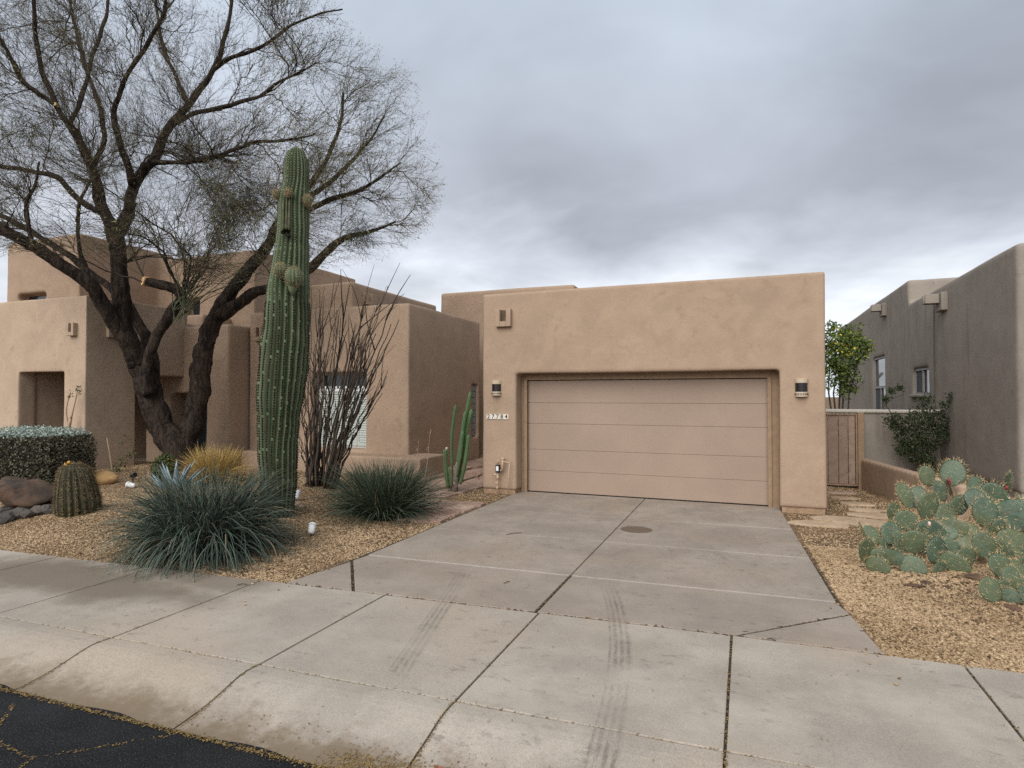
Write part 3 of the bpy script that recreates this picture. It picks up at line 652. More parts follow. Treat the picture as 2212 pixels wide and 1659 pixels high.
# flagstone path on the left of the driveway and the walk up to the entry
fp = empty('flagstone_path', (-5.6, 10, 0), kind='structure')
def flagstones(parent, quad, nu, nv, mat, z, skip=()):
    Q_ = np.array(quad, float); rr = random.Random(5)
    Pg = [[(lambda u, v: (Q_[0] * (1 - u) + Q_[1] * u) * (1 - v) + (Q_[3] * (1 - u) + Q_[2] * u) * v)(
        (i_ + (rr.uniform(-.28, .28) if 0 < i_ < nu else rr.uniform(-.05, .05))) / nu, (j_ + (rr.uniform(-.28, .28) if 0 < j_ < nv else rr.uniform(-.05, .05))) / nv) for i_ in range(nu + 1)] for j_ in range(nv + 1)]
    for j_ in range(nv):
        for i_ in range(nu):
            if (i_, j_) in skip: continue
            poly = [Pg[j_][i_], Pg[j_][i_ + 1], Pg[j_ + 1][i_ + 1], Pg[j_ + 1][i_]]; p2 = []
            for k in range(4):
                a, b = np.array(poly[k]), np.array(poly[(k + 1) % 4]); p2.append(a * .84 + b * .16); p2.append(a * .16 + b * .84)
            c = np.mean(p2, 0); p2 = [tuple(c + (np.array(q) - c) * .955) for q in p2]
            zz_ = z + float(gh(*c)) + rr.uniform(0, .012); mb = MB(); mb.prism(p2, zz_ - .06, zz_ + .022); obj('flagstone', mb, mat, parent, bevel=.006)
flagstones(fp, [(-6.7, 8.75), (-4.76, 8.75), (-4.72, 10.75), (-6.5, 10.75)], 4, 4, M_FLAG, .012, skip=((0, 0), (0, 3)))
flagstones(fp, [(-7.55, 11.0), (-5.75, 10.85), (-5.5, 17.5), (-7.9, 17.5)], 3, 9, M_FLAG, .012)
for k, (px, py, w_) in enumerate(((1772, 1135, 120), (1840, 1128, 150), (1895, 1117, 100), (1869, 1104, 70), (1850, 1091, 75), (1828, 1078, 60), (1810, 1066, 70))):
    p = on_ground(px, py); r_ = w_ / 2 * (p[1] * .93) / FPX * (1.0); mb = MB(); rr = random.Random(k + 3)
    poly = [(p[0] + r_ * (1 + rr.uniform(-.18, .18)) * math.cos(a), p[1] + r_ * .48 * (1 + rr.uniform(-.18, .18)) * math.sin(a)) for a in np.linspace(0, 2 * math.pi, 10)[:-1]]
    mb.prism(poly, p[2] - .05, p[2] + .03)
    nm = ['nearest the driveway', 'second from the driveway', 'third from the driveway, partly behind the prickly pear', 'third from the gate', 'fourth'][0] if False else None
    lab = ['large buff stepping stone nearest the driveway', 'long buff stepping stone second from the driveway', 'buff stepping stone just left of the prickly pear', 'buff stepping stone fourth from the gate', 'buff stepping stone third from the gate', 'buff stepping stone second from the gate', 'brownish stepping stone nearest the gate'][k]
    obj('stepping_stone', mb, M_STEP if k < 6 else M_FLAG, bevel=.008, label=lab, cat='stepping stone', group='stepping stones to the gate')
# landscape spotlights
def spot(px, py, yaw, pitch, s_, label):
    p = on_ground(px, py); e = empty('garden_spotlight', p, label, 'spotlight', 'white garden spotlights')
    d = np.array([math.cos(yaw) * math.cos(pitch), math.sin(yaw) * math.cos(pitch), math.sin(pitch)]); b = p + (0, 0, .05 * s_ / .1)
    mb = MB(); mb.tube([b - d * s_ * .2, b, b + d * s_ * .8, b + d * s_ * 1.15], [s_ * .30, s_ * .46, s_ * .52, s_ * .56], 14); obj('housing', mb, M_WHITE, e, smooth=False, bevel=.004)
    mb = MB(); mb.tube([b + d * s_ * 1.15, b + d * s_ * 1.18, b + d * s_ * 1.45], [s_ * .60, s_ * .62, s_ * .58], 14); obj('hood', mb, M_WHITE, e, bevel=.004)
    mb = MB(); mb.tube([p - (0, 0, .08), p + (0, 0, .02), b], .012, 6); obj('stake', mb, M_BLACK, e)
spot(672, 1158, 2.0, .9, .10, 'white spotlight in the gravel between the two grassy clumps'); spot(640, 1084, 1.9, 1.0, .10, 'white spotlight beside the saguaro foot'); spot(290, 1056, 3.6, .25, .10, 'white spotlight tipped over left of the blue agave')
p = on_ground(287, 1043); e = empty('black_uplight', p, 'small black garden uplight on a stake behind the tipped white spotlight', 'spotlight')
mb = MB(); mb.tube([p + (-.05, 0, .14), p + (0, 0, .15), p + (.07, 0, .17)], [.035, .045, .05], 10); obj('head', mb, M_BLACK, e); mb = MB(); mb.tube([p - (0, 0, .05), p + (0, 0, .07), p + (0, 0, .14)], .012, 6); obj('stake', mb, M_BLACK, e)

# ================================================================== GRAVEL, PETALS, LITTER
def in_frame(P, m=30):
    q = proj(P); return (q[:, 0] > -m) & (q[:, 0] < 2212 + m) & (q[:, 1] > -m) & (q[:, 1] < 1659 + m) & (q[:, 2] > 1)
def drive_mask(x, y): return (x > -4.74 - np.where(y < 6.5, .14, 0)) & (x < .60 + (12.2 - y) * .050 + .05) & (y < 12.6)
def pebbles(N, xr, yr):
    x = RNG.uniform(*xr, N); y = RNG.uniform(*yr, N); keep = (y > edge_y(x) + .0) & ~drive_mask(x, y)
    keep &= ~((x > -6.5) & (x < -4.7) & (y > 8.9) & (y < 10.6)); P = np.stack([x, y, gh(x, y)], -1); keep &= in_frame(P)
    keep &= ~((x < -7.3) & (y > 12.6)) & ~((x > -5.4) & (x < 1.35) & (y > 11.9)) & ~((x < -15) & (y > 9.7)); return P[keep]
P = np.concatenate([pebbles(70000, (-12.5, -4.6), (5.0, 9.0)), pebbles(34000, (-16, -4.6), (8.5, 13)), pebbles(62000, (.5, 3.6), (5.5, 9.5)), pebbles(16000, (.5, 4.2), (9.5, 16))])
sx = RNG.uniform(-9, 3, 9000); sy = RNG.uniform(4.6, 12, 9000); dE = np.where((sx > -4.8) & (sx < 1.1), np.minimum(np.abs(sx + 4.72), np.abs(sx - .6 - (12.2 - sy) * .05)), np.abs(sy - edge_y(sx)))
sk = (RNG.random(9000) < np.exp(-dE / .05) * .5) & ((sy < edge_y(sx)) | drive_mask(sx, sy)); P = np.concatenate([P, np.stack([sx, sy, np.full(9000, .006)], -1)[sk]])
N = len(P); oct_ = np.array([(1, 0, 0), (0, 1, 0), (-1, 0, 0), (0, -1, 0), (0, 0, 1), (0, 0, -.8)], float)
sz = RNG.uniform(.007, .0175, (N, 1)) * (1 + .25 * (RNG.random((N, 1)) > .93)) ; an = RNG.uniform(0, 6.28, N); ca, sa = np.cos(an), np.sin(an)
k3 = np.concatenate([sz * RNG.uniform(.9, 1.5, (N, 1)), sz * RNG.uniform(.7, 1.0, (N, 1)), sz * RNG.uniform(.45, .8, (N, 1))], 1)
V = oct_[None] * k3[:, None] + RNG.normal(0, .0016, (N, 6, 3)); V = np.stack([V[..., 0] * ca[:, None] - V[..., 1] * sa[:, None], V[..., 0] * sa[:, None] + V[..., 1] * ca[:, None], V[..., 2] + .3 * V[..., 0] * (RNG.random((N, 1)) - .5)], -1) + (P + (0, 0, .003))[:, None]
of = np.array([(0, 1, 4), (1, 2, 4), (2, 3, 4), (3, 0, 4), (1, 0, 5), (2, 1, 5), (3, 2, 5), (0, 3, 5)])
mb = MB(); mb.add(V.reshape(-1, 3), (of[None] + (np.arange(N) * 6)[:, None, None]).reshape(-1, 3), np.repeat(np.clip(RNG.beta(1.7, 1.6, N) + .16 * np.sin(P[:, 0] * 2.1 + np.sin(P[:, 1] * 1.7)) * np.sin(P[:, 1] * 2.6 + P[:, 0]), 0, 1), 8))
obj('gravel', mb, M_PEB, origin=(0, 0, 0), kind='stuff', label='tan gravel covering the planting beds', cat='gravel')
def petals(P, s0, s1, lift=.006):
    n_ = len(P); a = RNG.uniform(0, 6.28, n_); L_ = RNG.uniform(s0, s1, n_); wd = L_ * RNG.uniform(.3, .6, n_); ti = RNG.normal(0, .35, (n_, 2))
    c4 = np.array([(-1, -.3), (0, -1), (1, .1), (.1, 1)]); x = c4[:, 0] * L_[:, None]; y = c4[:, 1] * wd[:, None]
    return np.stack([P[:, 0:1] + x * np.cos(a)[:, None] - y * np.sin(a)[:, None], P[:, 1:2] + x * np.sin(a)[:, None] + y * np.cos(a)[:, None],
                     P[:, 2:3] + lift + np.abs(x * ti[:, :1] + y * ti[:, 1:])], -1)
pl = []
def line_petals(a, b, n_, sd_, z):
    t = RNG.random(n_)[:, None]; Pn = np.array(a)[None] * (1 - t) + np.array(b)[None] * t + np.concatenate([RNG.normal(0, sd_, (n_, 2)), np.zeros((n_, 1))], 1)
    Pn[:, 2] = z if not callable(z) else z(Pn[:, 0], Pn[:, 1]); pl.append(Pn)
def kerb_z(x, y):
    t = np.clip((curb_y(x) - .007 - y) / (curb_y(x) - road_y(x)), 0, 1.05); return np.where(y < road_y(x), -.118, kz(t) + .012 * (1 - t))
line_petals((-9, road_y(-9) - .03, 0), (-1.2, road_y(-1.2) - .03, 0), 3000, .014, kerb_z)
for k in range(9):
    x0 = RNG.uniform(-6, -1.5); line_petals((x0, road_y(x0) + .15, 0), (x0 + .5, road_y(x0 + .5) + .15, 0), 26, .10, kerb_z)
line_petals((-2.35, road_y(-2.3) + .05, 0), (-1.85, road_y(-1.9) + .08, 0), 900, .06, kerb_z)
for xj in XJ[5:12]: line_petals((xj, curb_y(xj), 0), (xj + .03, road_y(xj), 0), 120, .007, kerb_z); line_petals((xj, curb_y(xj), 0), (xj, edge_y(xj), 0), 60, .006, -.008)
line_petals((-9, curb_y(-9), 0), (3, curb_y(3), 0), 420, .007, -.007); line_petals((xm, 5.6, 0), (xm, 9, 0), 160, .007, -.006)
for a, b in (((-5.2, 2.2), (-4.6, 2.42)), ((-4.6, 2.42), (-4.1, 2.38)), ((-4.1, 2.38), (-3.55, 2.86)), ((-4.1, 2.38), (-3.95, 2.0)), ((-4.6, 2.42), (-4.95, 2.75)), ((-3.95, 2.2), (-3.2, 2.62)), ((-3.7, 2.0), (-3.1, 2.5))):
    line_petals((*a, 0), (*b, 0), 70, .009, -.122)
n_ = 500; xx = RNG.uniform(-9, 3, n_); yy = RNG.uniform(3.3, 12, n_); pl.append(np.stack([xx, yy, np.where(yy < curb_y(xx), kerb_z(xx, yy), .004)], -1)[(yy < edge_y(xx)) | drive_mask(xx, yy)])
Pn = np.concatenate(pl); Q4 = petals(Pn, .005, .012); n_ = len(Pn)
mb = MB(); mb.add(Q4.reshape(-1, 3), np.arange(n_ * 4).reshape(-1, 4), RNG.random(n_)); obj('fallen_petals', mb, M_PETAL, origin=(0, 0, 0), kind='stuff', label='dry yellow petals lying in the gutter and joints', cat='petals')
# short dead sticks on the paving
M_STICK = plain('dry_stick', (.085, .06, .042), .9, .3)
for k, (px, py, px2, py2) in enumerate(((1093, 1156, 1127, 1152), (1088, 1262, 1101, 1258), (1657, 1382, 1675, 1386), (512, 1265, 533, 1264))):
    a, b = at(px, py, 1), at(px2, py2, 1); d = ray(px, py); A_ = _c + d * (-CAM_H / d[2]); d = ray(px2, py2); B_ = _c + d * (-CAM_H / d[2]); A_[2] = B_[2] = .009
    mb = MB(); mb.tube([A_, (A_ + B_) / 2 + (0, .02, .006), B_], .005, 5); obj('twig_litter', mb, M_STICK, label=['dry twig lying on the driveway near the flagstones', 'bent dry twig on the driveway above the left tyre mark', 'dry twig on the pavement at the right joint', 'dry twig on the pavement below the saguaro'][k], cat='twig', group='dry twigs on the paving')
mb = MB(); mb.tube([(-1.74, 3.17, float(kerb_z(-1.74, 3.17)) + .012), (-1.5, 3.165, float(kerb_z(-1.5, 3.165)) + .012), (-1.28, 3.15, float(kerb_z(-1.28, 3.15)) + .012)], .006, 6)
obj('rusty_rod', mb, plain('rust', (.20, .075, .035), .85, .3, 40), label='thin rusty rod lying in the gutter', cat='rod')

# leaf litter caught in the gravel
M_LIT = tinted('leaf_litter', (.035, .022, .013), (.16, .095, .05), .9); LT = []
for cx, cy, sxy, n_ in ((2.1, 8.3, .5, 500), (2.5, 7.6, .35, 220), (-6.2, 6.1, .7, 500), (-5.3, 8.6, .6, 400), (-8.5, 9.3, .8, 260), (-11, 10, 1.5, 300), (2.0, 7, 1.0, 160), (-8, 6.5, 1.5, 200), (-4.95, 7.5, .25, 200)):
    x = RNG.normal(cx, sxy, n_); y = RNG.normal(cy, sxy, n_); g_ = (y > edge_y(x)) & ~drive_mask(x, y); LT.append(np.stack([x, y, gh(x, y) + .008], -1)[g_])
for a, b, n_ in (((-4.9, eL), (1.05, eR), 901), ((xm, 5.6), (xm, 12), 350), ((-.1, 5.7), (.94, 6.62), 130), ((-4.0, 5.45), (-4.72, 6.42), 130), ((1.58, 3.9), (1.58, 5.6), 120), ((-.13, 3.9), (-.13, 5.6), 160)):
    t = RNG.random(n_)[:, None]; q = np.array(a) * (1 - t) + np.array(b) * t + RNG.normal(0, .006, (n_, 2)); q[:, 1] += 0 if a[0] == b[0] or n_ != 901 else edge_y(q[:, 0]) - q[:, 1] + RNG.normal(.004, .006, n_); LT.append(np.concatenate([q, np.full((n_, 1), -.016)], 1)[::4])
LT = np.concatenate(LT); mb = MB(); mb.add(petals(LT, .010, .032).reshape(-1, 3), np.arange(len(LT) * 4).reshape(-1, 4), RNG.random(len(LT))); obj('leaf_litter', mb, M_LIT, origin=(0, 0, 0), kind='stuff', label='brown leaf litter scattered on the gravel', cat='litter')

# ================================================================== THE BIG MESQUITE
def bark():
    t = NT('mesquite_bark'); n_ = t.noise(9, 7, .7, stretch=(1, 1, .35), dist=1.0)
    c = t.mix(t.step(n_, .35, .68), (.014, .010, .008), (.072, .052, .039)); c = t.mix(t.math('MULTIPLY', t.step(t.noise(30, 4), .6, .75), .4), c, (.13, .10, .08))
    b = t.bump(n_, 1.0, .09); return t.done(c, .92, t.bump(t.noise(45, 5), .6, .012, b), spec=.15)
M_BARK = bark()
M_TWIG = tinted('mesquite_twig', (.040, .031, .023), (.155, .130, .080), .9)
M_TLEAF = tinted('mesquite_leaflet', (.085, .088, .034), (.27, .25, .10), .8)
M_MISTL = tinted('mistletoe', (.034, .042, .022), (.105, .120, .060), .9)
M_SPROUT = tinted('green_sprout', (.055, .062, .042), (.125, .13, .075), .85)
base = on_ground(393, 1012); d0 = float((base - _c) @ _f)
TR = empty('mesquite_tree', base, 'large bare-twigged mesquite tree with forked dark trunk left of the saguaro', 'tree')
def limb(pts, dd):       # pts: (px, py, width px) ; dd: depth change along it
    n_ = len(pts); out = []
    for k, (px, py, wpx) in enumerate(pts):
        d = d0 + dd[0] + (dd[1] - dd[0]) * k / max(1, n_ - 1); out.append((*at(px, py, d), wpx * .92 * d / FPX / 2))
    return np.array(out)
LIMBS = [
    limb([(396, 1040, 84), (393, 1005, 76), (388, 975, 72), (372, 950, 62), (353, 926, 58), (335, 885, 54), (322, 850, 52), (312, 815, 50)], (0, -.1)),
    limb([(316, 830, 48), (300, 780, 48), (278, 735, 44), (266, 700, 40), (262, 640, 37), (257, 570, 35), (249, 512, 33), (236, 478, 28), (221, 445, 25), (206, 390, 22), (198, 360, 20), (170, 305, 17), (148, 270, 15), (121, 225, 13), (90, 148, 11), (76, 67, 9), (72, -20, 8)], (-.1, -1.6)),
    limb([(252, 515, 28), (264, 490, 27), (279, 452, 26), (284, 420, 24), (292, 394, 22), (333, 342, 20), (350, 300, 18), (369, 270, 17), (405, 229, 15), (441, 180, 13), (463, 148, 12), (480, 100, 10), (495, 40, 8), (505, -30, 6)], (-.6, .6)),
    limb([(300, 790, 40), (275, 735, 36), (240, 690, 33), (215, 645, 31), (190, 612, 30), (133, 572, 28), (80, 536, 27), (30, 508, 26), (-40, 475, 22), (-120, 430, 16)], (-.25, -2.4)),
    limb([(262, 660, 18), (245, 628, 17), (187, 584, 16), (150, 552, 15), (107, 525, 14), (50, 490, 13), (-20, 455, 12), (-110, 400, 8)], (0, .8)),
    limb([(322, 850, 34), (315, 828, 30), (322, 780, 26), (331, 745, 25), (345, 715, 24), (360, 692, 24), (378, 668, 25), (392, 648, 25), (388, 630, 24), (370, 620, 22), (345, 615, 21), (316, 608, 20)], (-.35, -1.0)),
    limb([(338, 880, 30), (330, 800, 28), (318, 735, 26), (302, 705, 22), (288, 675, 18), (276, 640, 12), (272, 610, 8)], (.2, .5)),
    limb([(392, 985, 58), (404, 945, 52), (418, 905, 48), (428, 860, 46), (433, 810, 44), (440, 765, 43), (450, 728, 42), (466, 688, 40), (482, 656, 34), (501, 629, 30), (541, 577, 27), (573, 537, 24), (596, 495, 21), (622, 455, 17), (652, 420, 14), (690, 372, 11), (716, 320, 9), (736, 262, 7), (742, 200, 5)], (.1, 1.0)),
    limb([(474, 684, 30), (501, 665, 26), (541, 637, 24), (590, 620, 22), (630, 600, 20), (665, 583, 18), (703, 548, 17), (729, 522, 15), (756, 511, 11), (790, 502, 8), (825, 492, 6), (855, 478, 4)], (.3, .9)),
    limb([(590, 505, 16), (630, 475, 14), (676, 448, 13), (724, 428, 12), (775, 412, 9), (808, 392, 7), (840, 370, 5), (866, 352, 4)], (1.0, .2)),
    limb([(620, 445, 14), (665, 426, 12), (703, 402, 11), (742, 366, 9), (776, 330, 7), (808, 290, 5), (830, 250, 4)], (1.0, 1.6)),
    limb([(216, 458, 14), (190, 445, 14), (171, 432, 13), (145, 405, 13), (121, 382, 13), (67, 369, 11), (0, 358, 9), (-60, 330, 7)], (-.9, -.2)),
    limb([(286, 400, 16), (275, 350, 15), (261, 315, 14), (247, 247, 13), (258, 205, 11), (270, 171, 10), (315, 99, 9), (351, 36, 8), (362, -20, 6)], (-.4, -1.2)),
    limb([(330, 350, 12), (391, 351, 11), (430, 345, 10), (472, 337, 9), (520, 318, 8), (560, 306, 7), (620, 303, 5), (680, 290, 4)], (-.3, -2.2)),
    limb([(375, 268, 12), (420, 245, 11), (472, 234, 10), (520, 220, 9), (562, 207, 8), (607, 175, 6), (660, 150, 4)], (.1, -1.2)),
    limb([(408, 226, 11), (392, 195, 10), (380, 165, 9), (355, 108, 8), (342, 45, 7), (335, -20, 5)], (.2, 1.4)),
    limb([(460, 150, 10), (508, 121, 9), (562, 103, 8), (630, 55, 6), (690, 30, 4), (740, 20, 3)], (.5, 0)),
    limb([(150, 272, 11), (180, 200, 10), (200, 120, 9), (225, 50, 8), (240, -30, 6)], (-1.2, .4)),
    limb([(122, 228, 11), (80, 200, 10), (40, 160, 9), (10, 100, 8), (-30, 30, 6)], (-1.4, -2.0)),
    limb([(200, 362, 12), (225, 300, 11), (215, 230, 10), (190, 160, 9), (170, 90, 8), (150, 0, 6)], (-1.0, 1.0)),
    limb([(72, 540, 10), (60, 480, 9), (58, 440, 8), (75, 400, 7), (85, 350, 5)], (-1.9, -1.5)),
    limb([(187, 584, 10), (172, 540, 9), (168, 480, 8), (175, 430, 7), (190, 400, 5)], (.3, .8)),
]
tk = MB(); SK = []; cuts = []
for li, Lb in enumerate(LIMBS):
    n_ = max(10, int(np.linalg.norm(np.diff(Lb[:, :3], axis=0), axis=1).sum() / .11)); Lr = smooth_path(Lb, n_)
    pts = Lr[:, :3].copy(); rad = np.maximum(Lr[:, 3], .006); m = np.arange(n_)
    jit = np.stack([np.sin(m * .9 + li), np.sin(m * .7 + li * 2.1), np.sin(m * .8 + li * .7)], -1) * np.minimum(rad, .03)[:, None] * .30; jit[0] = jit[-1] = 0
    pts += jit; sides = 12 if Lb[:, 3].max() > .12 else 7
    tk.tube(pts, rad, sides); SK.append((pts, rad, li))
    V = tk.v[-1].reshape(n_, sides, 3); ph = RNG.normal(0, 1, (n_, sides)); ph = (ph + np.roll(ph, 1, 0) + np.roll(ph, -1, 0)) / 2.2   # ridged, shaggy bark
    tk.v[-1] = (V + (V - pts[:, None]) * (ph * .13)[..., None]).reshape(-1, 3)
obj('trunk', tk, M_BARK, TR, smooth=True)
tip = LIMBS[5]; a, b = tip[-2, :3], tip[-1, :3]; d_ = (b - a) / np.linalg.norm(b - a); face = -_f * .55 + d_ * .8; face /= np.linalg.norm(face)
def cutmat():
    t = NT('fresh_cut_wood'); g_ = t.attr('tint'); return t.done(t.mix(g_, (.52, .25, .085), (.80, .56, .28)), .8)
mb = MB(); rr = tip[-1, 3] * 1.12; c0 = b + d_ * .07; ux = np.cross(face, (0, 0, 1)); ux /= np.linalg.norm(ux); uy = np.cross(face, ux)
for k, (r0, r1) in enumerate(((0, .55), (.55, 1.0))):
    n_ = 18; A_ = [c0 + face * .012 + rr * r1 * (ux * math.cos(t) + uy * math.sin(t)) for t in np.arange(n_) * 2 * math.pi / n_]
    if k == 0: mb.add(np.array([c0 + face * .012] + A_), np.array([(0, i_ + 1, (i_ + 1) % n_ + 1) for i_ in range(n_)]), 0.0); prev = A_
    else: mb.add(np.array(prev + A_), np.array([(i_, n_ + i_, n_ + (i_ + 1) % n_, (i_ + 1) % n_) for i_ in range(n_)]), 1.0); mb.add(np.array(A_ + [q - face * .12 for q in A_]), np.array([(i_, n_ + i_, n_ + (i_ + 1) % n_, (i_ + 1) % n_) for i_ in range(n_)]), .4)
obj('sawn_end', mb, cutmat(), TR, label='freshly sawn pale branch end')

q = at(118, 224, d0 - 1.45); mb = MB(); mb.tube([q - _r * .02 + _f * .12, q + _f * .02, q], [.035, .04, .04], 10, True, 1.0); obj('sawn_end', mb, bpy.data.materials['fresh_cut_wood'], TR, label='small sawn branch stub high in the crown')
# crown: branches grown towards points spread through the crown volume
OUT = np.array([(-260, 500), (-60, 560), (60, 560), (150, 545), (230, 560), (330, 560), (420, 610), (520, 620), (600, 600), (690, 600), (790, 580), (880, 550), (940, 490), (968, 400), (955, 300), (925, 225), (900, 150), (830, 100), (770, 60), (720, -10), (700, -260), (-260, -260)], float)
def inside(x, y):
    c = np.zeros(len(x), bool); n_ = len(OUT)
    for i_ in range(n_):
        (x1, y1), (x2, y2) = OUT[i_], OUT[i_ - 1]; c ^= ((y1 > y) != (y2 > y)) & (x < (x2 - x1) * (y - y1) / (y2 - y1 + 1e-9) + x1)
    return c

def ok_place(P):
    q = proj(P); g_ = inside(q[:, 0], q[:, 1]); g_ &= ~((P[:, 1] > 11.5) & (P[:, 2] < 7.3) & (P[:, 0] < -14.2)) & ~((P[:, 1] > 12.8) & (P[:, 2] < 4.9)) & (P[:, 2] > 3.3); return g_
sk_p = np.concatenate([q[0][2:] for q in SK]); sk_r = np.concatenate([q[1][2:] for q in SK]); sk_t = np.concatenate([np.gradient(q[0], axis=0)[2:] for q in SK]); sk_t /= np.linalg.norm(sk_t, axis=1, keepdims=True)
kp = (sk_p[:, 2] > 3.9) & (sk_r < .13); sk_p, sk_r, sk_t = sk_p[kp], sk_r[kp], sk_t[kp]
CC = np.array(at(400, 480, d0))                      # crown centre: growth runs outwards from here
br = MB()
# side limbs that fill the crown between the traced ones
B0 = []
tries = 0
while len(B0) < 140 and tries < 6000:
    tries += 1; px, py = (RNG.uniform(-180, 940), RNG.uniform(-160, 590)) if len(B0) % 6 < 4 else ((RNG.uniform(-60, 330), RNG.uniform(60, 540)) if len(B0) % 6 == 4 else (RNG.uniform(300, 560), RNG.uniform(300, 590))); dd = RNG.uniform(-1, 1) * (2.0 if px > 650 else 3.4) + (.6 if px > 600 else -.3); T_ = at(px, py, d0 + dd)
    if not ok_place(T_[None])[0]: continue
    v = T_ - sk_p; L_ = np.linalg.norm(v, axis=1); cosv = (v * sk_t).sum(1) / (L_ + 1e-9); sco = L_ + 1.6 * (1 - cosv) + 8 * (L_ < .7); k = int(np.argmin(sco + RNG.uniform(0, .5, len(sco))))
    if L_[k] > 4.2 or L_[k] < .7: continue
    a = sk_p[k]; m1 = a + sk_t[k] * L_[k] * .33; pth = smooth_path([a, m1, (m1 + T_) / 2 + (0, 0, .06 * L_[k]), T_], 12); pth[1:] += RNG.normal(0, .022, (11, 3)); r0 = min(sk_r[k] * .5, .009 + .007 * L_[k]); B0.append((pth, np.linspace(r0, .006, 12)))
for pth, r_ in B0: br.tube(pth, r_, 5, False, RNG.uniform(0, .35))
src = [(p_[3:], r_[3:]) for p_, r_, li in SK if r_.min() < .09 and li not in (0, 5)] + B0
def grow(src_list, spacing, length, r_start, K, ang, zig, tilt, taper=.35, lo=.15):
    S_, T_, Rr = [], [], []
    for p_, r_ in src_list:
        sg = np.linalg.norm(np.diff(p_, axis=0), axis=1); tot = sg.sum(); n_ = int(tot / spacing + RNG.random())
        if n_ == 0: continue
        cum = np.concatenate([[0], np.cumsum(sg)]); u_ = np.sort(RNG.uniform(lo * tot, tot, n_)); i_ = np.clip(np.searchsorted(cum, u_) - 1, 0, len(p_) - 2); f_ = ((u_ - cum[i_]) / (sg[i_] + 1e-9))[:, None]
        S_.append(p_[i_] * (1 - f_) + p_[i_ + 1] * f_); t_ = p_[i_ + 1] - p_[i_]; T_.append(t_ / (np.linalg.norm(t_, axis=1, keepdims=True) + 1e-9)); Rr.append(r_[i_])
    S_, T_, Rr = np.concatenate(S_), np.concatenate(T_), np.concatenate(Rr); g_ = (S_[:, 2] > 3.6) & (Rr < .15); S_, T_, Rr = S_[g_], T_[g_], Rr[g_]; n_ = len(S_)
    sd_ = np.cross(T_, RNG.normal(0, 1, (n_, 3))); sd_ /= np.linalg.norm(sd_, axis=1, keepdims=True) + 1e-9; a_ = RNG.normal(ang, .22, (n_, 1)); outw = S_ - CC; outw /= np.linalg.norm(outw, axis=1, keepdims=True) + 1e-9
    d = T_ * np.cos(a_) + sd_ * np.sin(a_) + outw * tilt + np.array([0, 0, .10]); d /= np.linalg.norm(d, axis=1, keepdims=True); L_ = RNG.uniform(*length, n_); C_ = [S_]; cur = d; p_ = S_
    for k in range(1, K):
        cur = cur + RNG.normal(0, zig, (n_, 3)) + outw * .03; cur /= np.linalg.norm(cur, axis=1, keepdims=True); p_ = p_ + cur * (L_ / (K - 1))[:, None]; C_.append(p_)
    C_ = np.stack(C_, 1); g_ = ok_place(C_[:, -1]) & ok_place(C_[:, K // 2]) | (RNG.random(n_) < .03) & (C_[:, -1, 2] > 7.5); r0 = np.minimum(RNG.uniform(*r_start, n_), Rr * .8)
    return C_[g_], r0[g_][:, None] * np.linspace(1, taper, K)[None]
L1, r1 = grow(src, .30, (.7, 1.7), (.006, .010), 8, .75, .16, .35)
for c_, r_ in zip(L1, r1): br.tube(c_, r_, 4, False, RNG.uniform(0, .7))
L2, r2 = grow([(c_, r_) for c_, r_ in zip(L1, r1)] + B0, .150, (.35, .85), (.0042, .0065), 6, .70, .22, .35)
def strands(C_, r_, tint):
    n_, K = C_.shape[:2]; D_ = C_[:, -1] - C_[:, 0]; ux = np.cross(D_, RNG.normal(0, 1, (n_, 3))); ux /= np.linalg.norm(ux, axis=1, keepdims=True) + 1e-9; uy = np.cross(D_, ux); uy /= np.linalg.norm(uy, axis=1, keepdims=True) + 1e-9
    a3 = np.arange(3) * 2.0944; V = C_[:, :, None] + r_[:, :, None, None] * (ux[:, None, None] * np.cos(a3)[None, None, :, None] + uy[:, None, None] * np.sin(a3)[None, None, :, None])
    i_ = np.arange(K - 1)[:, None] * 3; j_ = np.arange(3)[None]; k_ = (j_ + 1) % 3; F1 = np.stack([i_ + j_, i_ + k_, i_ + 3 + k_, i_ + 3 + j_], -1).reshape(-1, 4); mb = MB()
    mb.add(V.reshape(-1, 3), (F1[None] + (np.arange(n_) * K * 3)[:, None, None]).reshape(-1, 4), np.repeat(tint, len(F1))); return mb
obj('branches', br, M_TWIG, TR, kind='stuff', smooth=True)
obj('branchlets', strands(L2, r2, RNG.random(len(L2)) * .8), M_TWIG, TR, kind='stuff')
sel = RNG.random(len(L2)) < 1.0
C_, r3 = grow([(c_, r_) for c_, r_ in zip(L2, r2)], .150, (.14, .42), (.0021, .0032), 4, .62, .28, .30)
NS = len(C_); pjx = proj(C_[:, 2])[:, 0]
obj('twigs', strands(C_, r3, np.clip(RNG.random(NS) * .7 + np.where(pjx > 560, .3, 0), 0, 1)), M_TWIG, TR, kind='stuff')
print('tree', len(B0), len(L1), len(L2), NS)
def leafquads(P, s0, s1, ratio=.22, droop=0):
    n_ = len(P); d = RNG.normal(0, 1, (n_, 3)); d[:, 2] -= droop; d /= np.linalg.norm(d, axis=1, keepdims=True); e_ = np.cross(d, RNG.normal(0, 1, (n_, 3))); e_ /= np.linalg.norm(e_, axis=1, keepdims=True)
    L_ = RNG.uniform(s0, s1, (n_, 1)); return np.stack([P, P + d * L_ * .5 + e_ * L_ * ratio, P + d * L_, P + d * L_ * .5 - e_ * L_ * ratio], 1)
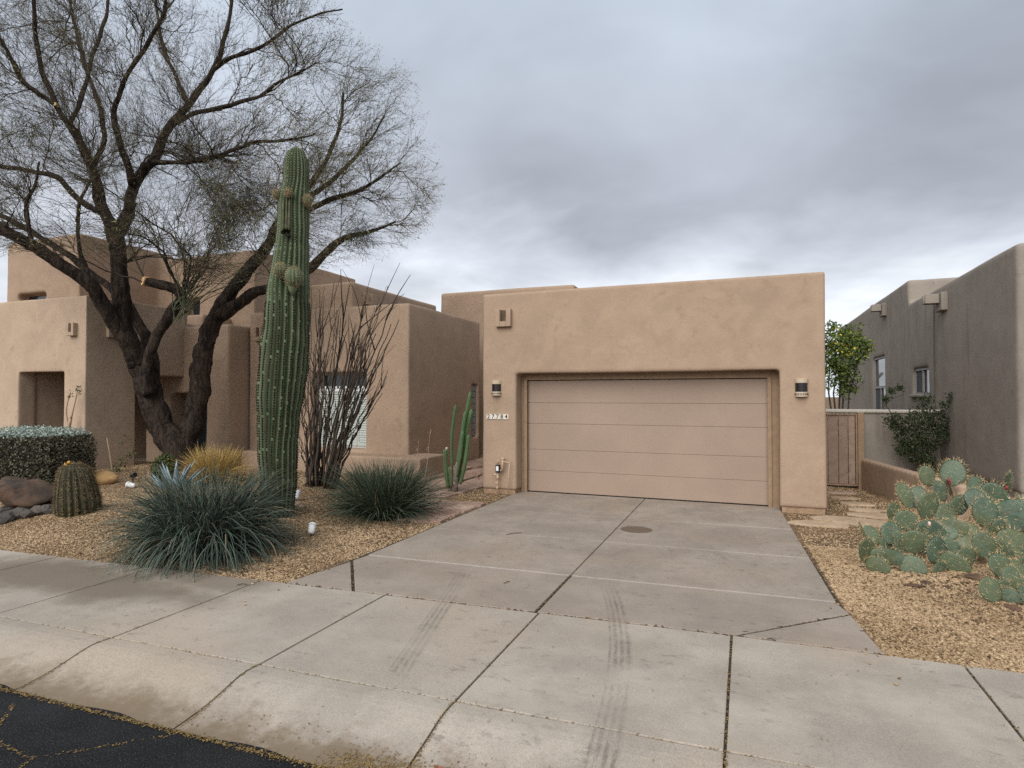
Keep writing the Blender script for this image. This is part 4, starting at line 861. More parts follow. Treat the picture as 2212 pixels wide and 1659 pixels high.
def leafmesh(P, s0, s1, ratio=.22, droop=0, tint=None):
    n_ = len(P); mb = MB(); mb.add(leafquads(P, s0, s1, ratio, droop).reshape(-1, 3), np.arange(n_ * 4).reshape(-1, 4), RNG.random(n_) if tint is None else tint); return mb
# leaves cling mostly to the outer and right-hand twigs
wgt = np.where(pjx > 560, .70, .26); s_ = RNG.random(NS) < wgt
LP = np.concatenate([C_[s_][:, k] + RNG.normal(0, .015, (s_.sum(), 3)) for k in (1, 2, 3)]); obj('leaves', leafmesh(LP, .03, .075, .11, .3), M_TLEAF, TR, kind='stuff')
# mistletoe
for (px, py, dd, r_, n_) in ((495, 455, 0.3, .66, 1700), (450, 395, .4, .6, 700), (62, 285, -1.2, .45, 420), (775, 500, .7, .42, 560), (540, 430, .6, .5, 650), (480, 510, .2, .4, 450)):
    c = at(px, py, d0 + dd); q = RNG.normal(0, 1, (n_, 3)); q /= np.linalg.norm(q, axis=1, keepdims=True); rr_ = r_ * RNG.uniform(.15, 1.0, (n_, 1)); P = c + q * rr_ * (1, 1, 1.25)
    t_ = MB(); dq = q * .5 + RNG.normal(0, .5, (n_, 3)) + (0, 0, -.35); E_ = P + dq * .22
    for w0, w1 in zip(P, E_): t_.tube([w0, (w0 + w1) / 2 + RNG.normal(0, .02, 3), w1], (.0042, .0036, .0025), 3, False, RNG.random())
    obj('mistletoe', t_, M_MISTL, TR, kind='stuff')
# green shoots from the stub
st = MB(); sb = at(396, 668, d0 - .9)
for k in range(34):
    a_ = RNG.uniform(-.25, 1.25); s0 = at(RNG.uniform(372, 402), RNG.uniform(640, 705), d0 - .9); Lx = RNG.uniform(90, 210)
    ex = 396 + Lx * math.sin(a_); ey = 668 - Lx * math.cos(a_) * .95; e1 = at(ex, ey, d0 - .9 + RNG.uniform(-.8, 1.0)); md = (s0 + e1) / 2 + RNG.normal(0, .10, 3) - (0, 0, -.12)
    pth = smooth_path([s0, s0 * .7 + md * .3 + (0, 0, .05), md, e1], 9) + RNG.normal(0, .012, (9, 3)); pth[0] = s0; st.tube(pth, np.linspace(RNG.uniform(.010, .020), .0035, 9), 4, False, RNG.random())
    for q in range(5):
        b_ = pth[RNG.integers(3, 9)]; dr_ = pth[-1] - pth[0]; dr_ /= np.linalg.norm(dr_); e2 = b_ + (dr_ + RNG.normal(0, .6, 3)) * RNG.uniform(.15, .4); st.tube([b_, (b_ + e2) / 2 + RNG.normal(0, .03, 3), e2], (.004, .0035, .002), 3, False, RNG.random())
obj('shoots', st, M_SPROUT, TR, kind='stuff', smooth=True)

# ================================================================== SAGUARO
def cactus_mat(name, a, b, crest, dirty):
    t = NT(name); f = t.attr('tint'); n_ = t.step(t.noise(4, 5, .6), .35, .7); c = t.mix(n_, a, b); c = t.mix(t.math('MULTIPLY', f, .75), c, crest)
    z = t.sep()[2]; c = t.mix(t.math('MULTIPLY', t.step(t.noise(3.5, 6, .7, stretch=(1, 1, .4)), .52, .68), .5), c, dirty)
    cork = t.math('MULTIPLY', t.math('SUBTRACT', 1.0, t.step(z, .4, 1.5)), t.step(t.noise(7, 5, .7), .40, .62)); c = t.mix(t.math('MULTIPLY', cork, .55), c, (.085, .065, .038))
    return t.done(c, .62, t.bump(t.noise(50, 4), .25, .006), spec=.3)
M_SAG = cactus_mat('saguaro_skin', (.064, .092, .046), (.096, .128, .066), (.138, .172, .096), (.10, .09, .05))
M_AREO = tinted('areole', (.010, .008, .006), (.045, .034, .02), .9); M_SPINE = tinted('spine', (.12, .09, .05), (.52, .42, .24), .8)
sb = on_ground(600, 1112); sd0 = float((sb - _c) @ _f)
prof = [(1125, 601, 30), (1100, 601, 33), (1060, 602, 36), (1025, 602.5, 37), (985, 601, 39), (949, 601, 40.5), (915, 602, 42.5), (889, 603, 44.5), (850, 606.5, 47), (829, 609, 48.5), (800, 612, 49.5), (768, 614, 50), (728, 617, 48.5), (690, 620, 45.5), (649, 622, 44.5), (628, 623, 44), (584, 626.5, 39.5), (545, 630, 35.5), (528, 631, 34.5), (495, 633.5, 33), (455, 634, 33), (428, 635, 31.5), (400, 639, 27), (384, 640, 26.5), (368, 640, 26), (350, 640, 24.5), (339, 640, 21.5), (329, 640.5, 17), (322, 641, 11), (318, 641, 4)]
SG = empty('saguaro_cactus', sb, 'tall ribbed green saguaro cactus with round buds in front of the house', 'cactus')
NR, PER = 21, 8; ring = smooth_path([(*at(px, py, sd0), w_ * sd0 / FPX) for py, px, w_ in prof], 150)
bd = MB(); n_ = len(ring); aa = np.arange(NR * PER) * 2 * math.pi / (NR * PER); ribp = np.abs(np.cos(aa * NR / 2)) ** 1.3
V = np.zeros((n_, NR * PER, 3)); tt = np.zeros((n_, NR * PER))
for k in range(n_):
    c, r_ = ring[k, :3], ring[k, 3]; wv = 1 + .012 * math.sin(k * .55) + .010 * math.sin(k * .23 + 2); tw_ = .10 * math.sin(k * .035) + .025 * math.sin(k * .19) + .02 * np.sin(aa * 4 + k * .11)
    rr_ = r_ * wv * (.77 + .23 * ribp) * (1 + .010 * np.sin(aa * 3 + k * .4) + .018 * np.sin(aa * 5 + k * .13) * np.sin(k * .17)); V[k] = np.stack([c[0] + rr_ * np.cos(aa + tw_), c[1] + rr_ * np.sin(aa + tw_), np.full(NR * PER, c[2])], -1); tt[k] = ribp ** 3
m = NR * PER; i_ = np.arange(n_ - 1)[:, None] * m; j_ = np.arange(m)[None]; k_ = (j_ + 1) % m
bd.add(V.reshape(-1, 3), np.stack([i_ + j_, i_ + k_, i_ + m + k_, i_ + m + j_], -1).reshape(-1, 4), ((tt[:-1] + tt[1:]) / 2).ravel()); bd.add(V[-1], np.array([list(range(m))]), 1.0)
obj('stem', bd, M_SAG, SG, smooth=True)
def spines(mb, areo, P, Nrm, r_dot, ln, k=4, tint=None, wd=.0016):
    for p_, nr in zip(P, Nrm):
        u_ = np.cross(nr, (0.3, .2, 1)); u_ /= np.linalg.norm(u_) + 1e-9; v_ = np.cross(nr, u_)
        if r_dot: areo.add([p_ + nr * r_dot * .7, p_ + u_ * r_dot, p_ + v_ * r_dot * 1.2, p_ - u_ * r_dot, p_ - v_ * r_dot * 1.2], np.array([(0, 1, 2), (0, 2, 3), (0, 3, 4), (0, 4, 1)]), RNG.random() * .4)
        for q in range(k):
            d = nr * RNG.uniform(.5, 1) + u_ * RNG.normal(0, .6) + v_ * RNG.normal(0, .5); d /= np.linalg.norm(d); s_ = np.cross(d, nr); s_ /= np.linalg.norm(s_) + 1e-9; L_ = ln * RNG.uniform(.5, 1.2)
            mb.add([p_ + s_ * wd, p_ - s_ * wd, p_ + d * L_], np.array([(0, 1, 2)]), RNG.random() if tint is None else tint)
ar, sp = MB(), MB(); P, Nn = [], []
for rb in range(NR):
    col = rb * PER; zs = V[:, col, 2]; z = zs[4]
    while z < zs[-3]:
        k = int(np.searchsorted(zs, z)); p_ = V[k, col]; nr = p_ - ring[k, :3]; nr = nr / (np.linalg.norm(nr) + 1e-9)
        if nr @ _f < .35: P.append(p_ + nr * .002); Nn.append(nr)
        z += RNG.uniform(.034, .046) if z > 4.6 else RNG.uniform(.040, .052)
P, Nn = np.array(P), np.array(Nn); hi = P[:, 2] > ring[-1, 2] - 2.6
spines(sp, ar, P[~hi], Nn[~hi], .021, .05, 5, .08); spines(sp, ar, P[hi], Nn[hi], .012, .035, 4, .4)
obj('areoles', ar, M_AREO, SG, kind='stuff'); obj('spines', sp, M_SPINE, SG, kind='stuff')
def bud(name, px, py, rx, ry, off, label=None, dark=False):
    d = sd0 - off; c = at(px, py, d); k = d / FPX; rx, ry = rx * k, ry * k; mb = MB(); nr_, per = 14, 6; a_ = np.arange(nr_ * per) * 2 * math.pi / (nr_ * per); rp = np.abs(np.cos(a_ * nr_ / 2))
    th = np.linspace(-1.5, 1.5, 15); Vb = np.stack([np.stack([c[0] + rx * math.cos(t) * (.86 + .14 * rp) * np.cos(a_), c[1] + rx * math.cos(t) * (.86 + .14 * rp) * np.sin(a_), np.full(len(a_), c[2] + ry * math.sin(t))], -1) for t in th])
    m_ = nr_ * per; i_ = np.arange(14)[:, None] * m_; j_ = np.arange(m_)[None]; kk = (j_ + 1) % m_; mb.add(Vb.reshape(-1, 3), np.stack([i_ + j_, i_ + kk, i_ + m_ + kk, i_ + m_ + j_], -1).reshape(-1, 4), np.tile(rp ** 3 * .5, 14))
    o = obj(name, mb, M_SAG, SG, smooth=True); s_, ar_ = MB(), MB(); Pp, Np_ = [], []
    for rb in range(nr_):
        for t in range(1, 14):
            p_ = Vb[t, rb * per]; nn = p_ - c; nn /= np.linalg.norm(nn); Pp.append(p_); Np_.append(nn)
    spines(s_, ar_, Pp, Np_, .010, .05, 6, None); obj('spines', s_, M_SPINE, o, kind='stuff'); obj('areoles', ar_, M_SPINE, o, kind='stuff')
bud('bud', 634, 599, 18, 22, .42, 0); bud('bud', 606, 583, 13.5, 14, .40); bud('bud', 599, 420, 8, 8.5, .15); bud('bud', 664, 433, 9, 11, .12); bud('bud', 622, 416, 6, 7, .30)
c = at(632, 628, sd0 - .40); mb = MB(); mb.tube([c + (0, 0, .16), c, c - (0, 0, .08)], [.10, .06, .02], 10); obj('bud_neck', mb, M_SAG, SG, smooth=True)
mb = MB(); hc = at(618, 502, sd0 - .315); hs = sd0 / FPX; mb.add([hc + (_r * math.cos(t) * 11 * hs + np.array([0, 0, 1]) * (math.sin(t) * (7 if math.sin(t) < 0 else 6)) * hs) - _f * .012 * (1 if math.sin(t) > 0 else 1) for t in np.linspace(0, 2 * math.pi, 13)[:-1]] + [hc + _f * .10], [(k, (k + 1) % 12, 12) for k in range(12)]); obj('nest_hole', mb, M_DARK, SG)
mb = MB()
for dx in (-7, 0, 6): q = at(619 + dx, 470, sd0 - .262); mb.tube([q + (0, 0, .32), q, q - (0, 0, .16), q - (0, 0, .215)], [.010, .024, .030, .012], 8)
obj('callus_ribs', mb, plain('saguaro_callus', (.075, .075, .040), .8, .35, 9), SG, smooth=True)

# ================================================================== BLADED CLUMPS
M_HESP = tinted('blue_green_blade', (.018, .029, .020), (.135, .170, .130), .6, .2); M_DRYB = tinted('dry_blade', (.13, .10, .065), (.34, .27, .17), .85); M_GOLD = tinted('straw_blade', (.26, .17, .05), (.60, .42, .16), .8); M_DKG = tinted('dark_green_blade', (.018, .029, .018), (.110, .14, .088), .6, .25)
def clump(name, c, rad, hgt, n_, wd, mat, label, cat, el0=.05, el1=1.45, base_r=.25, droop=1.0, kinky=.05, parts_extra=None, lenj=(.75, 1.1), aniso=(1, 1)):
    e = empty(name, c, label, cat); K = 12; th = RNG.uniform(0, 2 * math.pi, n_); u_ = RNG.random(n_); el_ = el0 + (el1 - el0) * u_ ** .8
    Ls = (rad * np.cos(el_) ** 1.0 + hgt * np.sin(el_)) * RNG.uniform(*lenj, n_) * 1.12; br_ = base_r * np.sqrt(RNG.random(n_)); ta = th + RNG.normal(0, .9, n_)
    p_ = np.stack([c[0] + br_ * np.cos(ta), c[1] + br_ * np.sin(ta), np.full(n_, c[2] - .02)], -1); dr = np.stack([np.cos(th) * np.cos(el_) * aniso[0], np.sin(th) * np.cos(el_) * aniso[1], np.sin(el_) + .25], -1); dr /= np.linalg.norm(dr, axis=1, keepdims=True)
    C_ = [p_.copy()]; cur = dr
    for k in range(1, K):
        cur = cur + np.array([0, 0, -1]) * (droop * .16 * (k / K) * (1.25 - .8 * np.sin(el_))[:, None]) + RNG.normal(0, kinky, (n_, 3)); cur = cur / np.linalg.norm(cur, axis=1, keepdims=True); p_ = p_ + cur * (Ls / (K - 1))[:, None]
        p_[:, 2] = np.maximum(p_[:, 2], gh(p_[:, 0], p_[:, 1]) + .015); C_.append(p_.copy())
    C_ = np.stack(C_, 1); sd_ = np.cross(dr, RNG.normal(0, .35, (n_, 3)) + (0, 0, 1)); sd_ /= np.linalg.norm(sd_, axis=1, keepdims=True) + 1e-9; up_ = np.cross(sd_, dr)
    wk = wd * np.array([.8, 1, 1, 1, 1, .97, .93, .88, .8, .68, .5, .12]); a_ = C_ + sd_[:, None] * wk[None, :, None]; b_ = C_ - sd_[:, None] * wk[None, :, None]; m_ = C_ - up_[:, None] * (wk * .7)[None, :, None]
    V = np.stack([a_, m_, b_], 2).reshape(-1, 3); i_ = np.arange(K - 1)[:, None] * 3; j_ = np.arange(2)[None]; F1 = np.stack([i_ + j_, i_ + j_ + 1, i_ + 3 + j_ + 1, i_ + 3 + j_], -1).reshape(-1, 4)
    mb = MB(); mb.add(V, (F1[None] + (np.arange(n_) * K * 3)[:, None, None]).reshape(-1, 4), np.repeat(RNG.beta(1.3, 2.0, n_), len(F1))); obj('blades', mb, mat, e, kind='stuff', smooth=True)
    if mat is not M_GOLD:
        dr_i = RNG.choice(n_, n_ // 22, replace=False); mb = MB(); mb.add(V.reshape(n_, K * 3, 3)[dr_i].reshape(-1, 3) + np.repeat(RNG.normal(0, .02, (len(dr_i), 3)), K * 3, 0), (F1[None] + (np.arange(len(dr_i)) * K * 3)[:, None, None]).reshape(-1, 4), np.repeat(RNG.random(len(dr_i)) * .8, len(F1))); obj('dry_blades', mb, M_DRYB, e, kind='stuff')
    return e, C_
hb = on_ground(447, 1190); e1, C1 = clump('hesperaloe', hb, 0.82, 0.75, 2700, .0060, M_HESP, 'big shaggy blue-green grassy clump at the pavement edge', 'plant', droop=3.0, base_r=.46, kinky=.05, el0=.10, lenj=(.7, 1.2))
hb2 = on_ground(832, 1118); e2, C2 = clump('hesperaloe', hb2, 0.86, .62, 1900, .0058, M_DKG, 'dark green spiky clump beside the flagstones and driveway', 'plant', droop=1.25, base_r=.34, kinky=.04, el0=.12, lenj=(.7, 1.15))
M_STALK = plain('dry_flower_stalk', (.30, .19, .13), .9, .3)
for k, (px, py, px2, py2) in enumerate(((905, 1090, 930, 925), (880, 1080, 905, 950))):
    dd = float((hb2 - _c) @ _f); a, b = at(px, py, dd), at(px2, py2, dd); mb = MB(); mb.tube(smooth_path([a, (a + b) / 2 + (.04, 0, 0), b], 8), np.linspace(.006, .003, 8), 5)
    pods = np.array([a + (b - a) * t for t in RNG.uniform(.5, 1, 22)]); mb2 = leafmesh(pods, .02, .045, .3); mb.add(np.concatenate(mb2.v), mb2.f[0]); obj('flower_stalk', mb, M_STALK, e2)
gb_ = on_ground(465, 1045); clump('bunch_grass', gb_, .52, .62, 1300, .0036, M_GOLD, 'golden straw-coloured bunch grass at the foot of the mesquite', 'grass clump', droop=1.1, base_r=.22, kinky=.06)
p = on_ground(356, 1046); e = empty('green_shrublet', p, 'small round green bush left of the mesquite trunk foot', 'bush'); q = RNG.normal(0, 1, (2600, 3)); q /= np.linalg.norm(q, axis=1, keepdims=True); P = p + (0, 0, .30) + q * RNG.uniform(.6, 1, (2600, 1)) * (.26, .26, .34)
M_BUSH = tinted('bush_leaf', (.030, .042, .016), (.11, .13, .045), .8); obj('foliage', leafmesh(P, .03, .06, .3), M_BUSH, e, kind='stuff'); mb = MB(); mb.tube([p - (0, 0, .05), p + (0, 0, .15), p + (.02, 0, .3)], (.03, .025, .015), 6); obj('stem', mb, M_BARK, e)

# ================================================================== AGAVE
p = on_ground(378, 1068); AG = empty('blue_agave', p, 'blue-grey agave with upright pointed leaves behind the big clump', 'agave'); M_AGA = tinted('agave_leaf', (.17, .235, .25), (.30, .385, .41), .6, .3, 6)
for k in range(19):
    th = k * 2.39996; el_ = .30 + 1.05 * (1 - k / 19) if k > 5 else 1.15 + .06 * k; L_ = RNG.uniform(.48, .62) * 1.05; mb = MB(); n_ = 9; rows = []
    dr = np.array([math.cos(th), math.sin(th), 0]); sdv = np.array([-math.sin(th), math.cos(th), 0])
    for t in np.linspace(0, 1, n_):
        pos = p + (0, 0, .04) + dr * (.06 + L_ * t * math.cos(el_ - .25 * t)) + np.array([0, 0, 1]) * L_ * t * math.sin(el_ + .12 * t); wv = .062 * (math.sin(min(1, t * 1.25 + .35) * math.pi * .72)) * (1 - t ** 3) + .002
        up_ = np.cross(dr * math.cos(el_) + np.array([0, 0, math.sin(el_)]), sdv); rows.append([pos + sdv * wv - up_ * wv * .45, pos + up_ * .014 * (1 - t), pos - sdv * wv - up_ * wv * .45, pos + up_ * .026 * (1 - t) * 1.2])
    V = np.array(rows).reshape(-1, 3); i_ = np.arange(n_ - 1)[:, None] * 4; j_ = np.arange(4)[None]; kk = (j_ + 1) % 4; mb.add(V, np.stack([i_ + j_, i_ + kk, i_ + 4 + kk, i_ + 4 + j_], -1).reshape(-1, 4), RNG.random()); obj('leaf', mb, M_AGA, AG, smooth=True)

# ================================================================== BARREL CACTUS
p = on_ground(171, 1107); dB = float((p - _c) @ _f); kB = dB / FPX; BC = empty('barrel_cactus', p, 'squat spiny barrel cactus beside the brown-black boulder', 'cactus'); M_BAR = cactus_mat('barrel_skin', (.022, .028, .013), (.038, .042, .019), (.062, .056, .027), (.065, .040, .02))
prf = [(1112, 168, 38), (1095, 169, 41), (1075, 168, 40), (1055, 166, 37), (1035, 164, 33), (1018, 162, 28), (1007, 160, 20), (1001, 159, 9), (999, 159, 2)]
rg = smooth_path([(*at(px, py, dB), w_ * kB) for py, px, w_ in prf], 34); nr_, per = 20, 6; a_ = np.arange(nr_ * per) * 2 * math.pi / (nr_ * per); rp = np.abs(np.cos(a_ * nr_ / 2)); mb = MB()
Vb = np.stack([np.stack([c4[0] + c4[3] * (.84 + .16 * rp) * np.cos(a_), c4[1] + c4[3] * (.84 + .16 * rp) * np.sin(a_), np.full(len(a_), c4[2])], -1) for c4 in rg]); m_ = nr_ * per; i_ = np.arange(33)[:, None] * m_; j_ = np.arange(m_)[None]; kk = (j_ + 1) % m_
mb.add(Vb.reshape(-1, 3), np.stack([i_ + j_, i_ + kk, i_ + m_ + kk, i_ + m_ + j_], -1).reshape(-1, 4), np.tile(rp ** 3, 33)); obj('body', mb, M_BAR, BC, smooth=True)
s_, ar_ = MB(), MB(); Pp, Np_ = [], []
for rb in range(nr_):
    for t in range(2, 33):
        q = Vb[t, rb * per]; nn = q - rg[t, :3] + (0, 0, .05); nn /= np.linalg.norm(nn); Pp.append(q); Np_.append(nn)
spines(s_, ar_, Pp, Np_, .011, .06, 9, None, .0026); M_BSP = tinted('barrel_spine', (.05, .032, .018), (.34, .25, .13), .8); obj('spines', s_, M_BSP, BC, kind='stuff'); obj('areoles', ar_, M_AREO, BC, kind='stuff')
fr = rg[-1, :3]
for k in range(4):
    q = at(140 + k * 3.2, 1008 - 2.6 * k * (k < 4) + RNG.uniform(-3, 3) - 4 * (k > 3), dB - .05); mb = MB(); mb.tube([q, q + (0, 0, .025), q + (RNG.normal(0, .008), 0, .05)], [.011, .013, .007], 7); obj('fruit', mb, plain('orange_fruit', (.62, .30, .05), .6) if k == 0 else bpy.data.materials['orange_fruit'], BC, smooth=True)

# ================================================================== OCOTILLO
M_OCO = tinted('ocotillo_cane', (.026, .020, .016), (.105, .080, .060), .9, .15, 30)
p = on_ground(690, 1052); dO = float((p - _c) @ _f); OC = empty('ocotillo', p, 'tall bundle of bare dark ocotillo canes in front of the shuttered window', 'ocotillo')
rr = random.Random(21); CANES = []
hand = [(672, 1055, 650, 870, 12), (668, 1052, 655, 800, 10), (676, 1055, 700, 640, 15), (680, 1056, 722, 605, 15), (700, 1056, 790, 640, 16), (705, 1055, 850, 660, 16), (710, 1052, 862, 690, 15), (715, 1050, 845, 700, 14), (712, 1052, 840, 740, 12), (720, 1050, 838, 800, 11), (722, 1050, 835, 812, 11), (690, 1056, 755, 615, 15), (686, 1056, 700, 760, 17), (695, 1056, 770, 700, 15), (700, 1055, 812, 720, 16), (665, 1050, 648, 940, 10), (705, 1055, 800, 860, 12), (684, 1056, 690, 700, 14), (678, 1055, 680, 790, 13), (715, 1052, 760, 930, 12), (698, 1055, 820, 640, 15), (702, 1055, 835, 630, 13), (690, 1056, 738, 740, 13), (708, 1053, 826, 850, 11)]
for k in range(26): hand.append((rr.uniform(664, 724), rr.uniform(1046, 1058), rr.uniform(655, 850), rr.uniform(650, 900), rr.uniform(8, 13)))
for k, (px, py, ex, ey, wpx) in enumerate(hand):
    if k >= 24: ex = 652 + (px - 664) * 2.4 + rr.uniform(-10, 40) * (900 - ey) / 200
    d1 = dO + rr.uniform(-.18, .22); d2 = d1 + rr.uniform(-.9, .55); a = at(px, py, d1); a[2] = gh(a[0], a[1]) - .03; b = at(ex, ey, d2); L_ = np.linalg.norm(b - a); n_ = 14
    mid = a * .55 + b * .45 + (0, 0, .10 * L_ * .5); pth = smooth_path([a, a * .8 + b * .2 + (0, 0, .03 * L_), mid, b], n_); pth[1:-1] += np.array([[rr.gauss(0, .02), rr.gauss(0, .02), 0] for _ in range(n_ - 2)])
    r0 = wpx * dO / FPX / 2 * .40; mb = MB(); ti = rr.random(); mb.tube(pth, np.linspace(r0, r0 * .30, n_), 6, True, ti)
    for f in range(rr.randint(2, 5)):
        i0 = rr.randint(5, 12); q = pth[i0]; dr = (b - a) / L_ + np.array([rr.gauss(0, .28), rr.gauss(0, .28), rr.gauss(.05, .1)]); e_ = q + dr * L_ * rr.uniform(.10, .28); mb.tube(smooth_path([q, (q + e_) / 2 + np.array([rr.gauss(0, .03), rr.gauss(0, .03), .02]), e_], 6), np.linspace(r0 * .5, r0 * .18, 6), 5, True, ti)
    obj('cane', mb, M_OCO, OC, smooth=True)

# ================================================================== COLUMN CACTUS
M_CER = cactus_mat('column_cactus_skin', (.035, .085, .030), (.055, .115, .040), (.13, .19, .085), (.06, .08, .03)); p = on_ground(985, 1066); dC = float((p - _c) @ _f); kC = dC / FPX
CE = empty('column_cactus', p, 'slim multi-stemmed green column cactus by the entry walk', 'cactus')
def ribbed(pts, rad, nr_=6, per=4):
    R_ = smooth_path(np.concatenate([np.array(pts), np.array(rad)[:, None]], 1), 22); a_ = np.arange(nr_ * per) * 2 * math.pi / (nr_ * per); rp = np.abs(np.cos(a_ * nr_ / 2)); mb = MB(); mb.tube(R_[:, :3], R_[:, 3], nr_ * per, True); n_ = len(R_)
    V = mb.v[0].reshape(n_, nr_ * per, 3); mb.v[0] = (R_[:, None, :3] + (V - R_[:, None, :3]) * (.72 + .28 * rp)[None, :, None]).reshape(-1, 3); mb.t[0] = np.tile(rp ** 4, n_ - 1); return mb
for st_, w_, dd in (([(968, 1052), (964, 1020), (962, 990), (962, 972)], 11, -.05), ([(977, 1040), (976, 994), (976, 940), (981, 900), (984, 876)], 7, 0), ([(985, 1030), (990, 985), (1002, 920), (1011, 876), (1016, 848)], 9, .1), ([(990, 1040), (998, 985), (1008, 930), (1019, 886)], 9, .0), ([(984, 1025), (993, 970), (1001, 920), (1005, 891)], 9, -.08), ([(994, 1045), (1003, 1010), (1009, 970), (1012, 941)], 9, -.1), ([(986, 1030), (994, 985), (998, 950), (1000, 933)], 8, -.12), ([(975, 1050), (975, 1030), (974, 1012)], 9, -.1)):
    pts = [at(x, y, dC + dd) for x, y in st_]; n_ = len(pts); rd = [w_ * kC / 2] * n_; rd[0] *= .8; pts.append(pts[-1] + (0, 0, .03)); rd[-1] *= .9; rd.append(.008); obj('stem', ribbed(pts, rd), M_CER, CE, smooth=True)
mb = MB(); mb.tube([p - (0, 0, .05), at(985, 1045, dC - .1), at(986, 1015, dC - .1), at(987, 998, dC - .1)], [.055, .05, .045, .03], 8); mb.tube([at(972, 1068, dC), at(973, 1050, dC)], [.05, .04], 8); obj('woody_base', mb, plain('grey_wood', (.16, .13, .11), .9, .35, 20, bump=.6), CE, smooth=True)
mb = MB(); q = at(964, 971, dC - .05); mb.tube([q, q + (.01, 0, .03), q + (.02, 0, .05)], [.02, .03, .015], 7); obj('flower_bud', mb, plain('pink_bud', (.55, .42, .33), .7), CE)

# ================================================================== PRICKLY PEAR
def padmat():
    t = NT('prickly_pear_pad'); f = t.n('ShaderNodeObjectInfo').outputs['Random']; n_ = t.step(t.noise(5, 4), .3, .7)
    c = t.mix(n_, (.044, .076, .049), (.080, .120, .078)); c = t.mix(t.math('MULTIPLY', t.math('POWER', f, 2.0), .6), c, (.125, .150, .078)); c = t.mix(t.math('MULTIPLY', t.step(t.noise(1.7, 3), .50, .62), .5), c, (.085, .092, .035))
    c = t.mix(t.math('MULTIPLY', t.step(t.noise(11, 5, .7), .62, .74), .45), c, (.14, .12, .06)); return t.done(c, .5, t.bump(t.noise(30, 3), .2, .006), spec=.35)
M_PAD = padmat(); M_PSP = tinted('pear_spine', (.30, .16, .05), (.80, .66, .40), .7); M_GLO = plain('glochid', (.06, .045, .02), .9)
def fat_spines(mb, gl, p_, n_, dot, ln, k):
    u_ = np.cross(n_, (0.3, .2, 1)); u_ /= np.linalg.norm(u_) + 1e-9; v_ = np.cross(n_, u_)
    gl.add([p_ + n_ * dot * .5, p_ + u_ * dot, p_ + v_ * dot, p_ - u_ * dot, p_ - v_ * dot], np.array([(0, 1, 2), (0, 2, 3), (0, 3, 4), (0, 4, 1)]))
    for q in range(k):
        d = n_ * RNG.uniform(.5, 1) + u_ * RNG.normal(0, .55) + v_ * RNG.normal(0, .55); d /= np.linalg.norm(d); s_ = np.cross(d, RNG.normal(0, 1, 3)); s_ /= np.linalg.norm(s_) + 1e-9; mb.add([p_ + s_ * .0046, p_ - s_ * .0046, p_ + d * ln * RNG.uniform(.5, 1.15)], np.array([(0, 1, 2)]), RNG.random())
def pad_meshes(seed):
    r_ = np.random.default_rng(seed); nu, nv = 22, 7; V = []; 
    for s_ in (1, -1):
        for j in range(nv):
            q = j / (nv - 1) * .97
            for i_ in range(nu):
                a = i_ / nu * 2 * math.pi; x = math.cos(a) * q; y = math.sin(a) * q; yy = y; xw = .40 * (1 - .16 * (yy < 0) * yy * yy) * (1 + .05 * math.sin(3 * a + seed)); V.append((x * xw, s_ * .075 * math.sqrt(max(0, 1 - q * q)) * (1.0 + .1 * math.sin(a * 2 + seed)), y * .5 + .5))
    V = np.array(V); F = []
    for s_ in (0, 1):
        o = s_ * nu * nv
        for j in range(nv - 1):
            for i_ in range(nu):
                q = (o + j * nu + i_, o + j * nu + (i_ + 1) % nu, o + (j + 1) * nu + (i_ + 1) % nu, o + (j + 1) * nu + i_); F.append(q if s_ == 0 else q[::-1])
    for i_ in range(nu): a = (nv - 1) * nu + i_; b = (nv - 1) * nu + (i_ + 1) % nu; F.append((a, b, b + nu * nv, a + nu * nv))
    mb = MB(); mb.add(V, F); body = mesh_of('pad', mb, smooth=True); body.materials.append(M_PAD)
    sp, gl = MB(), MB(); Pp, Np_ = [], []
    for s_ in (1, -1):
        for gx in np.arange(-.36, .37, .105):
            for gz in np.arange(.08, .97, .105):
                x = gx + (.052 if int(round(gz / .105)) % 2 else 0) + r_.normal(0, .008); z = gz + r_.normal(0, .008); q2 = (x / .40) ** 2 + ((z - .5) / .5) ** 2
                if q2 < .86: Pp.append((x, s_ * .075 * math.sqrt(1 - q2), z)); Np_.append(np.array([x * .5, s_ * 1.0, (z - .5) * .4]))
    for p_, n_ in zip(Pp, Np_): n_ = n_ / np.linalg.norm(n_); fat_spines(sp, gl, np.array(p_), n_, .016, .17 if r_.random() < .7 else .05, 2)
    for a in np.linspace(-.6, math.pi + .6, 22):
        p_ = np.array([math.cos(a) * .40, 0, .5 + math.sin(a) * .5]); fat_spines(sp, gl, p_, np.array([math.cos(a), 0, math.sin(a)]), .014, .19, 5)
    for m_ in (sp,):
        m_.v = [v for v in m_.v]
    s1, g1 = mesh_of('spines', sp), mesh_of('areoles', gl); s1.materials.append(M_PSP); g1.materials.append(M_GLO); return body, s1, g1
PM = [pad_meshes(k) for k in range(3)]
pb = on_ground(2040, 1225); PP = empty('prickly_pear', pb, 'sprawling blue-green prickly pear cactus on the gravel at right', 'cactus')
dP = float((on_ground(1940, 1238) - _c) @ _f)
